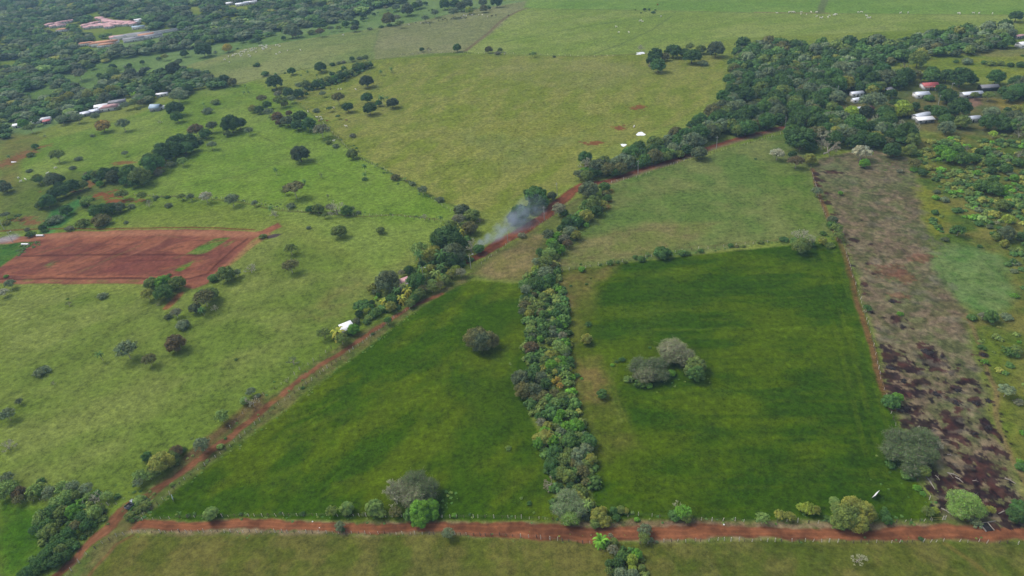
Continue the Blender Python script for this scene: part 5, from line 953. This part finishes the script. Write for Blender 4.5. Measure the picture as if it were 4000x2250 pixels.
for i, o in enumerate(HP): o['label'] = f"{nth(i)} heap of charred branches on the burnt strip from the top"; o['group'] = "charred brush heaps"; del o['_y']
# white sacks and rubbish on the verge
for x, y, r, lb in ((1221, 2038, .28, "white sack on the bottom road, left part"), (1248, 2062, .2, "small white scrap on the road verge below the sack"), (565, 1947, .45, "white bundle on a teal tarp near the pickup"), (2828, 2050, .26, "white scrap on the wide part of the road"), (590, 1954, .14, "small white scrap right of the bundle")):
    a = hit(x, y); V, Fq = ico((0, 0, r * .4), r, r * .7, np.random.default_rng(int(x))); o = link("litter_bag", simple("litter_bag", [(V, Fq)], M_WHITE), None, label=lb, category="litter"); o.location = a[:3]
a = hit(571, 1953); V, Fq = ico((0, 0, .15), .8, .4, np.random.default_rng(5)); V[:, 0] *= 1.2; o = link("tarp_bundle", simple("tarp_bundle", [(V, Fq)], M_TEAL), None, label="dark teal tarp bundle under the white bundle", category="tarp"); o.location = a[:3]
# fallen trees
for x, y, w, rz, tilt, kd, lb in ((2140, 1902, 62, 2.9, 1.35, 1, "fallen pale tree lying left of the tree belt"), (3217, 614, 70, .4, 1.5, 2, "fallen bleached branches at the top of the burnt strip")):
    a = hit(x, y); W = w / a[3]; pr = PROTO['B'][kd]; r_ = bpy.data.objects.new("fallen_tree", None); COL.objects.link(r_); r_.location = (a[0] + (W * .4 if rz > 2 else 0), a[1], a[2] + W * .22); r_.rotation_euler = (0, -tilt if rz > 2 else tilt, 0 if rz > 2 else .3); r_.scale = (W, W, W); r_['label'] = lb; r_['category'] = "fallen tree"
    for pn, me in pr.items(): c = bpy.data.objects.new(pn, me); COL.objects.link(c); c.parent = r_; c.color = (*[float(v) for v in lin((190, 180, 150), .6)], 1)

# pickup truck
hd, _ = heading((502, 1984), (538, 1953)); a = hit(519, 1971); rt = root("pickup_truck", a[0], a[1], hd, "silver pickup truck with dark open bed parked by the bush", "pickup truck")
def prism(prof, y0, y1): 
    n = len(prof); V = [(x, y, z) for y in (y0, y1) for x, z in prof]; return np.array(V, float), n
def slab(prof, y0, y1, inset=0.0):
    V, n = prism(prof, y0, y1); mb = []
    c0 = V[:n].mean(0); c1 = V[n:].mean(0); Fq = [(i, (i + 1) % n, n + (i + 1) % n, n + i) for i in range(n)]
    V = np.concatenate([V, [c0, c1]]); Fq += [(2 * n, (i + 1) % n, i, i) for i in range(0)]
    cap = [(2 * n, i, (i + 1) % n, 2 * n) for i in range(0)]
    return V, np.array(Fq), [(2 * n, (i + 1) % n, i) for i in range(n)] + [(2 * n + 1, n + i, n + (i + 1) % n) for i in range(n)]
def solid(name, prof, y0, y1, mat):
    V, Fq, T = slab(prof, y0, y1); return mesh(name, V, [Fq, np.array(T)], [mat])
link("body", solid("body", [(-2.6, .55), (-2.6, 1.0), (-.35, 1.05), (1.3, 1.08), (2.45, .98), (2.62, .85), (2.62, .45), (2.2, .38), (-2.2, .38)], -.9, .9, M_CARB), rt)
cabm = link("cab", solid("cab", [(-.35, 1.05), (-.2, 1.68), (.1, 1.76), (.85, 1.74), (1.5, 1.08)], -.78, .78, M_CARB), rt)
link("windscreen", solid("windscreen", [(.93, 1.68), (.96, 1.7), (1.5, 1.14), (1.47, 1.1)], -.7, .7, M_GLASS), rt)
for s_ in (-1, 1): link("side_window", solid("side_window", [(-.18, 1.15), (-.1, 1.6), (.8, 1.64), (1.2, 1.15)], s_ * .785 - .012, s_ * .785 + .012, M_GLASS), rt)
link("rear_window", solid("rear_window", [(-.375, 1.15), (-.345, 1.15), (-.235, 1.6), (-.265, 1.6)], -.65, .65, M_GLASS), rt)
link("bed", simple("bed", [boxv(-2.52, -.42, -.76, .76, 1.0, 1.075)], M_DARK), rt)
link("bed_rail", simple("bed_rail", [boxv(-2.6, -.4, -.9, -.77, 1.04, 1.28), boxv(-2.6, -.4, .77, .9, 1.04, 1.28)], M_DARK), rt); link("tailgate", simple("tailgate", [boxv(-2.66, -2.605, -.85, .85, .6, 1.26)], M_CARB), rt)
for x in (-1.65, 1.75):
    for s_ in (-1, 1):
        w = link("wheel", simple("wheel", [tube((x, s_ * .7, .38), (x, s_ * .93, .38), .38, .38, 16)], M_TYRE), rt); link("rim", simple("rim", [tube((x, s_ * .88, .38), (x, s_ * .945, .38), .2, .17, 10)], M_CARB), w)
for s_ in (-1, 1): link("headlight", simple("headlight", [boxv(2.56, 2.64, s_ * .7 - .15, s_ * .7 + .15, .66, .84)], M_LAMP), rt); link("tail_light", simple("tail_light", [boxv(-2.64, -2.58, s_ * .82 - .07, s_ * .82 + .07, .75, 1.0)], M_TAIL), rt)

# cattle
def cow(seed, graze=0, lie=0):
    z = .0 if not lie else -.62
    pts_ = [(-.75, 0, 1.15), (-.3, 0, 1.12), (.25, 0, 1.12), (.7, 0, 1.18)]; R_ = [.26, .36, .36, .28]
    E_ = [(0, 1), (1, 2), (2, 3)]
    neck = [(1.0, 0, 1.35), (1.25, 0, 1.5), (1.55, 0, 1.38)] if not graze else [(1.0, 0, 1.0), (1.2, 0, .6), (1.38, 0, .26)]
    b = len(pts_); pts_ += neck; R_ += [.2, .15, .09]; E_ += [(3, b), (b, b + 1), (b + 1, b + 2)]
    for bx, idx in ((-.72, 0), (.62, 3)):
        for s in (-1, 1):
            k = len(pts_)
            if lie: pts_ += [(bx, s * .3, .85), (bx + .3, s * .42, .72)]; R_ += [.14, .08]; E_ += [(idx, k), (k, k + 1)]
            else: pts_ += [(bx, s * .22, .8), (bx + (.06 if bx > 0 else -.05), s * .23, .42), (bx, s * .23, .02)]; R_ += [.14, .075, .06]; E_ += [(idx, k), (k, k + 1), (k + 1, k + 2)]
    k = len(pts_); pts_ += [(-1.0, 0, 1.1), (-1.08, 0, .55)]; R_ += [.05, .03]; E_ += [(0, k), (k, k + 1)]
    for s in (-1, 1): k = len(pts_); h = b + 1; p = neck[1]; pts_ += [(p[0], s * .24, p[2] + .08)]; R_ += [.05]; E_ += [(h, k)]
    me = bpy.data.meshes.new("cowskel"); me.from_pydata([(x, y, zz + z) for x, y, zz in pts_], E_, []); o = bpy.data.objects.new("cowskel", me); COL.objects.link(o)
    md = o.modifiers.new("s", 'SKIN'); o.modifiers.new("u", 'SUBSURF').levels = 1
    for i, r in enumerate(R_): me.skin_vertices[0].data[i].radius = (r, r * 1.05)
    me.skin_vertices[0].data[1].use_root = True
    dg = bpy.context.evaluated_depsgraph_get(); m2 = bpy.data.meshes.new_from_object(o.evaluated_get(dg)); bpy.data.objects.remove(o); return m2
COWM = [cow(0), cow(1, 1), cow(2, 0, 1)]
def herd(lst, ox, oy, sc, mat, label, group):
    for it in lst.split(";"):
        x, y = map(float, it.split(",")); X, Y, Z, s = hit(ox + x / sc, oy + y / sc); me = COWM[prnd.choice((0, 0, 1, 1, 2))]; key = me.name + mat.name
        m2 = bpy.data.meshes.get(key)
        if not m2: m2 = me.copy(); m2.name = key; m2.materials.clear(); m2.materials.append(mat)
        o = bpy.data.objects.new("cow", m2); COL.objects.link(o); o.location = (X, Y, Z); o.rotation_euler = (0, 0, prnd.uniform(0, 6.28)); k = prnd.uniform(1.0, 1.2); o.scale = (k, k, k); o['label'] = label; o['category'] = "cow"; o['group'] = group
herd("2300,575;2260,607;2310,632;2350,565;2365,553;2380,550;2420,530;2415,560;2440,520;2435,550;2460,530;2470,510;2480,505;2495,525;2500,555;2515,570;2520,505;2535,495;2550,510;2560,490;2425,570;2410,545;2530,520;2465,515;2340,570", 0, 0, 2.575, M_COWW, "white cow in the left part of the big upper herd", "left part of the big white herd")
herd("5,495;3,530;38,470;55,465;70,500;65,490;80,500;90,480;100,458;105,485;112,470;100,478;145,497;200,462;225,460;238,472;205,550;240,535;318,512;450,512;68,468;75,505", 1000, 0, 2.575, M_COWW, "white cow in the right part of the big upper herd", "right part of the big white herd")
herd("875,357", 1000, 0, 2.575, M_COWW, "lone white cow high on the olive slope", None) if False else None
for x, y, mt, lb in ((1340, 139, M_COWW, "lone white cow high on the olive slope"), (1353, 497, M_COWW, "white cow alone near the pasture corner below the grove"), (1304, 554, M_COWW, "white cow by the bushes at the pasture fence"), (1293, 351, M_COWD, "dark cow beside the grey thicket"), (218, 660, M_COWW, "upper white cow on the far left slope"), (187, 681, M_COWW, "white cow above the far left bushes"), (2476, 497, M_COWW, "white cow next to the shining pond"), (1390, 351, M_COWW, "white cow right of the pair near the round dark tree")):
    X, Y, Z, s = hit(x, y); herd(f"{x},{y}", 0, 0, 1, mt, lb, None)
    COL.objects[-1].pop('group', None) if 'group' in COL.objects[-1] else None
herd("830,906;857,906", 1000, 0, 2.575, M_COWW, "one of two white cows standing together by the thicket", "pair of white cows by the thicket")
herd("617,1190;650,1185;660,1203;525,1130;780,1095", 1000, 0, 2.575, M_COWW, "white cow near the rusty-foliage clump", "white cows near the rusty clump")
herd("635,1222;715,1218;910,1216", 1000, 0, 2.575, M_COWB, "tan cow near the rusty-foliage clump", "tan cows near the rusty clump")
herd("1540,253;1658,238;1732,232;2075,182;2090,162;2115,160;2175,158;2240,158;2278,155;2328,173", 1000, 0, 2.575, M_COWW, "white cow in the mixed herd on the upper olive field", "white cows of the mixed upper herd")
herd("1608,233;1685,240;1750,247;1835,213;1880,205;1902,193;1922,207;1966,200;1990,190;2105,188;2118,182;2375,165;2412,160;2540,160", 1000, 0, 2.575, M_COWD, "dark cow in the mixed herd on the upper olive field", "dark cows of the mixed upper herd")
herd("1285,215;1300,212;1312,218;1050,275;1075,330;1175,332;1500,172", 2000, 0, 2.575, M_COWW, "white cow scattered on the bright upper field", "white cows on the bright upper field")
herd("90,138;208,130;215,128;245,128;262,130;335,128;330,150;387,149;432,128;485,130;488,172;528,187;546,184;617,165;603,181;672,147;665,160;688,152;907,130;938,128;992,160;1003,187;1027,184;1330,136;1408,135", 3000, 0, 2.575, M_COWW, "white cow along the far top-right fence track", "white cattle along the far fence track")
herd("1912,135;1928,144;2065,138;2122,140;2255,144", 3000, 0, 2.575, M_COWW, "white cow at the right end of the far fence track", "white cattle at the right end of the track")
herd("212,385;190,348;262,365", 0, 563, 2.576, M_COWW, "white cow beside the far left bushes", "white cows by the far left bushes")
herd("235,373", 0, 563, 2.576, M_COWD, "dark cow among the white ones by the far left bushes", None) if False else None
# ------------------------------------------------------------------ woodland and scrub
PT_ = np.array([[p[0].location.x, p[0].location.y, p[6] * .5] for p in PLN]); KP = np.array(KEEP)
def lowcrown(seed, leaves=230, ls=.05, a=.34, zc=.42, n=11):
    mb, L = crown(seed, n=n, a=a, leaves=leaves, ls=ls, lr=(.16, .24), zc=zc, inner=.9, lump=True, top=.3); return np.concatenate(mb.V), np.concatenate(mb.F), np.concatenate(mb.T)
LOW = [lowcrown(900 + i) for i in range(7)]; LOWS = [lowcrown(930 + i, 130, .06, .3, .2, 8) for i in range(4)]
def inside(P, x, y): return bool(sdist(np.array([x]), np.array([y]), P)[0] < 0)
def scatter(poly, holes, sp, seed, wmin, wmax, keep=1.0, dens=1.0, clump=0):
    P = pts(poly); HL = [pts(h) for h in holes]; r = random.Random(seed); A = np.array(P); lo = A.min(0); hi = A.max(0)
    nx = int((hi[0] - lo[0]) / sp) + 1; ny = int((hi[1] - lo[1]) / sp) + 1
    GXs = np.array([[lo[0] + (i + r.random()) * sp + (j % 2) * sp / 2, lo[1] + (j + r.random()) * sp] for i in range(nx) for j in range(ny)])
    X, Y = GXs[:, 0], GXs[:, 1]; m = sdist(X, Y, P) < 0
    for h in HL: m &= sdist(X, Y, h) > 0
    if clump: m &= fbm(X, Y, clump, 2, seed) > 1 - dens
    else: m &= np.array([r.random() < dens for _ in X])
    X, Y = X[m], Y[m]
    if len(KP):
        dx = X[:, None] - KP[:, 0]; dy = Y[:, None] - KP[:, 1]; kn = np.hypot(KP[:, 0], KP[:, 1]); al = -(dx * KP[:, 0] + dy * KP[:, 1]) / kn; pe = abs(dx * KP[:, 1] - dy * KP[:, 0]) / kn
        k = ((np.hypot(dx, dy) < KP[:, 2]) | ((al > 0) & (al < np.clip(kn / 16, 10, 55)) & (pe < KP[:, 2] * .8))).any(1); X, Y = X[~k], Y[~k]
    k = (np.hypot(X[:, None] - PT_[:, 0], Y[:, None] - PT_[:, 1]) < PT_[:, 2] * keep).any(1); X, Y = X[~k], Y[~k]
    return [(float(x), float(y), r.uniform(wmin, wmax) * (1.25 if r.random() < .12 else 1)) for x, y in zip(X, Y)]
def mass(name, PS, protos, pal, label, seed, hsc=(.75, 1.1)):
    r = np.random.default_rng(seed); V = []; Fs = []; T = []; n = 0
    keys = list(pal); pr = np.array([pal[k] for k in keys], float); pr /= pr.sum()
    for (x, y, W) in PS:
        v, f, t = protos[r.integers(len(protos))]; a = r.uniform(0, 6.28); c, s = math.cos(a), math.sin(a)
        q = np.stack([(v[:, 0] * c - v[:, 1] * s) * W + x, (v[:, 0] * s + v[:, 1] * c) * W + y, v[:, 2] * W * r.uniform(*hsc) + float(H(x, y)) - .2], 1)
        V.append(q); Fs.append(f + n); n += len(v); T.append(t * (lin(COLS[keys[r.choice(len(keys), p=pr)]][0], ALB) * FOL * r.uniform(.75, 1.25))[None])
    T = np.concatenate(T); return link(name, mesh(name, np.concatenate(V), [np.concatenate(Fs)], [ATT], cols=np.concatenate([T, np.ones((len(T), 1))], 1)), None, label=label, kind="stuff")
RW = "1462,436 1500,428 1560,404 1640,370 1700,346 1760,318 1806,284 1828,238 1838,192 1842,150 1870,124 1950,116 2050,120 2150,116 2250,112 2350,95 2440,82 2530,78 2545,95 2520,122 2440,138 2330,155 2210,166 2185,185 2230,202 2350,205 2440,212 2600,238 2600,250 2480,240 2380,226 2300,226 2230,228 2160,236 2130,250 2060,262 2050,285 2030,305 1985,314 1900,334 1800,360 1700,396 1600,426 1530,448 1460,468"
VIL = "1990,325 2060,262 2130,252 2160,238 2230,232 2300,238 2340,222 2440,216 2600,240 2600,352 2450,340 2320,345 2240,398 2160,372 2060,390 2000,405 1975,350"
WP = scatter(RW, ["1840,262 1900,255 1930,270 1870,285"], 8.2, 5, 8, 13, .8)
WP += scatter(VIL, ["2200,250 2215,236 2330,232 2350,262 2440,262 2470,230 2490,262 2600,262 2600,290 2440,285 2380,290 2250,272", "2420,215 2480,215 2480,270 2430,280"], 9.5, 6, 7, 13, .75, .9)
WP.sort(key=lambda p: math.hypot(p[0], p[1]))
near, rest = WP[:290], WP[290:]
wr = random.Random(8); wk = ['dk', 'dk', 'te', 'ol', 'gd', 'md', 'gy', 'dk', 'bo', 'dk', 'te', 'gy']
for x, y, W in near:
    c = wr.choice(wk); o = place(x, y, W, 'R', c, None, None, hs=wr.uniform(.85, 1.15)); PLN.pop()
    zx = x / max(y, 1); zn = "at the lower left tip of the roadside woodland" if zx < .27 else "in the middle of the dense roadside woodland" if zx < .46 else "in the woodland close to the village houses"
    o.name = "canopy_tree"; o['label'] = f"{COLS[c][1]} tree {zn}"; o['group'] = f"{COLS[c][1]} trees {zn}"
mass("woodland", rest, LOW, dict(dk=6, te=3, ol=2, gd=2, md=2, gy=2, bo=1, yo=.6, bk=1), "dense dark green woodland filling the upper right", 31)
FA = "-150,-70 1010,-70 1060,-20 1012,10 948,24 882,46 850,56 744,72 644,94 600,102 550,112 475,124 375,137 300,150 250,164 220,174 170,187 120,200 108,207 60,240 -150,290"
HA_ = ["130,54 225,33 275,28 240,42 140,57", "370,79 440,64 560,47 640,42 650,48 550,60 450,74 376,82", "100,60 190,46 200,58 110,70", "200,60 240,40 262,42 345,54 352,70 300,74 200,72", "283,95 350,84 430,73 434,84 392,98 290,104", "200,110 245,96 287,99 284,114 215,118", "165,128 202,118 195,132", "80,138 125,132 122,143", "-10,155 38,150 72,158 40,168 0,172", "0,85 20,82 18,100 0,104", "470,17 512,14 515,22 475,25", "90,-2 115,-2 112,6 92,6"]
def lower(h, dy):                                            # open the clearing's near side: a tree there would hide it
    P = [tuple(map(float, q.split(','))) for q in h.split()]; m = sum(p[1] for p in P) / len(P)
    return " ".join(f"{x},{y + (dy if y > m else 0)}" for x, y in P)
HA = [lower(h, 20) for h in HA_]
FB = "-150,170 108,172 120,198 184,207 205,224 272,190 350,186 430,182 468,178 520,187 528,204 590,204 597,214 490,230 465,248 370,262 312,279 250,296 160,309 85,334 20,358 -150,400"
HB = ["57,229 137,215 152,230 120,241 75,240", "182,200 265,190 276,198 240,214 200,219", "300,268 330,258 370,262 330,272"]
FP = scatter(FA, HA, 11.5, 7, 11, 20, .9) + scatter(FB, [lower(h, 17) for h in HB], 9.5, 9, 9, 16, .8)
FP += scatter("640,88 744,66 744,80 700,95 640,105", [], 12, 12, 8, 14, .9, .35) + scatter("420,150 560,120 640,104 640,112 560,130 470,150", [], 16, 14, 5, 10, 1, .3) + scatter("280,168 420,140 470,155 400,180 300,185", [], 18, 15, 5, 11, 1, .35)
mass("far_woodland", FP, LOW, dict(dk=6, te=4, gd=3, md=2, gy=3, ol=1.2, bk=2, lg=.5, yo=.3), "hazy dark forest around the town at the upper left", 33, (.45, .75))
# scrub
SB = scatter("2300,395 2330,350 2450,345 2900,320 2950,600 2500,545 2430,520 2360,470", [], 4.2, 21, 2.5, 6, 1, .62, 16)
SB += scatter("2330,560 2430,520 2950,590 3000,900 2500,800 2400,640", ["2330,640 2400,610 2520,640 2560,740 2500,800 2430,780 2380,720"], 5, 22, 1.8, 5, 1, .42, 14)
SB += scatter("2440,800 2950,860 3050,1330 2620,1270 2540,1130 2480,900", [], 5, 23, 1.2, 3.5, 1, .4, 12)
SB += scatter("2140,380 2260,380 2290,400 2290,470 2250,440 2160,400", [], 5, 24, 1, 2.6, 1, .4, 10)
mass("scrub", SB, LOWS, dict(md=4, ol=4, dk=2, te=2, lt=2, yo=2, gd=1, lg=1), "low mixed scrub covering the land right of the burnt strip", 35, (.6, 1.0))
# herbs along belts, verges and tree feet
UG = scatter("1310,712 1400,660 1430,800 1440,900 1440,1000 1500,1140 1490,1300 1400,1300 1370,1150 1320,980 1320,850", [], 3.2, 41, 2.6, 6.2, .55, .97)
UG += scatter("1370,640 1450,540 1530,500 1500,545 1400,660", [], 3.4, 42, 2.4, 5.6, .6, .95) + scatter("930,800 1040,700 1120,580 1180,600 1190,660 1100,720 1000,780", [], 3.6, 43, 2.6, 6, .55, .95)
UG += scatter("90,1350 160,1270 260,1240 300,1250 270,1300 200,1370 120,1449 60,1460", [], 3.4, 44, 2, 4, .7, .9) + scatter("0,1215 100,1210 260,1240 120,1250 0,1250", [], 3.4, 45, 2, 4, .7, .8)
UG += scatter("95,520 140,500 200,455 240,430 290,430 350,410 400,380 430,350 480,330 530,320 560,330 500,365 430,400 370,440 300,465 240,460 190,490 130,520", [], 6, 47, 3, 7, .6, .5) + scatter("740,240 800,205 850,180 930,155 938,165 870,203 800,228 750,248", [], 5, 48, 3, 6.5, .6, .75)
UG += scatter("1495,1355 1530,1360 1620,1400 1640,1449 1560,1460 1510,1400", [], 3.2, 46, 1.6, 3.4, .7, .9)
mass("undergrowth", UG, LOWS, dict(md=6, ol=4, dk=3, te=1, lt=1, yo=1), "low undergrowth filling the foot of the tree belts", 36, (.8, 1.4))
TF = []
rt_ = random.Random(3)
for pl, w, n, a_, b_ in (("2215,1120 2260,1210 2320,1270", 9, 26, .5, 1.2), ("1580,925 1640,970 1780,950", 4, 50, .4, 1.1), ("1120,1230 1130,1290", 5, 20, .6, 1.5), ("1400,740 1450,860 1400,1000", 5, 14, .4, .9), ("345,1300 640,1302 1300,1302 1900,1312 2330,1312", 2.2, 150, .4, 1.3), ("360,1296 640,1092 900,895 1060,775", 2.0, 150, .4, 1.2), ("1410,672 1750,634 1990,606 2100,596", 2.5, 90, .5, 1.8), ("300,1352 700,1343 1300,1350 1800,1358 2500,1358", 1.6, 90, .3, .9), ("330,1275 360,1262 352,1300", 4, 60, .8, 1.8), ("340,490 600,505 800,533 1000,540 1110,550", 3, 60, .6, 2), ("760,260 860,350 1000,447 1110,512", 4, 50, .7, 2.4), ("40,640 90,612 60,625", 6, 30, 1, 2.5), ("150,1330 400,1200 640,1040 800,930", 10, 60, .5, 1.6), ("1100,1180 1330,1000 1340,1100 1200,1200", 14, 40, .2, .45), ("1130,860 1190,900 1260,930", 12, 20, .3, .6)):
    P = pts(pl)
    for _ in range(n):
        i = rt_.randrange(len(P) - 1); t = rt_.random(); x = P[i][0] * (1 - t) + P[i + 1][0] * t + rt_.gauss(0, w / 2); y = P[i][1] * (1 - t) + P[i + 1][1] * t + rt_.gauss(0, w / 2); TF.append((x, y, rt_.uniform(a_, b_)))
mass("weeds", TF, LOWS, dict(md=5, te=2, ol=4), "tall weeds and seedlings along the field edges", 37, (.5, .9))

# ------------------------------------------------------------------ smoke and haze
A = np.array(hit(1846, 974)[:3]); B = np.array(hit(2120, 790, 24)[:3]); B[2] += 24
ax = B - A; Lx = np.linalg.norm(ax); mb = MB(); V = []; NU, NW = 14, 20
for i in range(NU + 1):
    for j in range(NW): t = math.pi * i / NU; p = 2 * math.pi * j / NW; V.append((-math.cos(t), math.sin(t) * math.cos(p), math.sin(t) * math.sin(p)))
mb.add(V, np.array([(i * NW + j, i * NW + (j + 1) % NW, (i + 1) * NW + (j + 1) % NW, (i + 1) * NW + j) for i in range(NU) for j in range(NW)]))
sm_ = bpy.data.materials.new("smoke"); sm_.use_nodes = True; nd = sm_.node_tree.nodes; lk = sm_.node_tree.links; nd.remove(nd["Principled BSDF"])
pv = nd.new("ShaderNodeVolumePrincipled"); pv.inputs["Color"].default_value = (.6, .72, .88, 1); lk.new(pv.outputs[0], nd["Material Output"].inputs["Volume"])
tc = nd.new("ShaderNodeTexCoord"); sx = nd.new("ShaderNodeSeparateXYZ"); lk.new(tc.outputs["Object"], sx.inputs[0])
gg = nd.new("ShaderNodeNewGeometry"); nz = nd.new("ShaderNodeTexNoise"); nz.inputs["Scale"].default_value = .16; nz.inputs["Detail"].default_value = 4; lk.new(gg.outputs["Position"], nz.inputs["Vector"])
def mt_(op, a, b=None, cl=False):
    q = nd.new("ShaderNodeMath"); q.operation = op; q.use_clamp = cl
    for k, v in enumerate((a, b)):
        if v is None: continue
        if isinstance(v, (int, float)): q.inputs[k].default_value = v
        else: lk.new(v, q.inputs[k])
    return q.outputs[0]
u = mt_('MULTIPLY', mt_('ADD', sx.outputs[0], 1.0), .5)                                   # 0 at the fire, 1 where it thins out
r2 = mt_('ADD', mt_('MULTIPLY', sx.outputs[1], sx.outputs[1]), mt_('MULTIPLY', sx.outputs[2], sx.outputs[2]))
w2 = mt_('POWER', mt_('ADD', mt_('MULTIPLY', u, .8), .12), 2.0)
fall = mt_('SUBTRACT', 1.0, mt_('DIVIDE', r2, w2), True); fade = mt_('POWER', mt_('SUBTRACT', 1.0, u, True), 1.1)
nn = mt_('MULTIPLY', mt_('SUBTRACT', nz.outputs[0], .42, True), 8.0)
lk.new(mt_('MULTIPLY', mt_('MULTIPLY', mt_('MULTIPLY', fall, fade), nn), .17), pv.inputs["Density"])
so_ = link("smoke", mb.mesh("smoke", [sm_]), None, label="thin blue-grey smoke drifting from the roadside grove", kind="stuff")
X_ = ax / Lx; Y_ = np.cross((0, 0, 1), X_); Y_ /= np.linalg.norm(Y_); Z_ = np.cross(X_, Y_); so_.matrix_world = Matrix([[X_[k] * Lx * .56, Y_[k] * 15, Z_[k] * 12, (A[k] + B[k]) / 2] for k in range(3)] + [[0, 0, 0, 1]])
HAZE = .00013
hz = bpy.data.materials.new("haze"); hz.use_nodes = True; nd = hz.node_tree.nodes; lk = hz.node_tree.links; nd.remove(nd["Principled BSDF"])
pv = nd.new("ShaderNodeVolumePrincipled"); pv.inputs["Color"].default_value = (.42, .7, 1.0, 1); pv.inputs["Density"].default_value = HAZE; pv.inputs["Anisotropy"].default_value = 0.0
lk.new(pv.outputs[0], nd["Material Output"].inputs["Volume"]); hz.cycles.homogeneous_volume = True if hasattr(hz, 'cycles') and hasattr(hz.cycles, 'homogeneous_volume') else True
link("haze", simple("haze", [boxv(-4000, 4000, -500, 4500, -16, 200)], hz), None, label="pale blue air between the camera and the far land", kind="stuff")
label_plants()
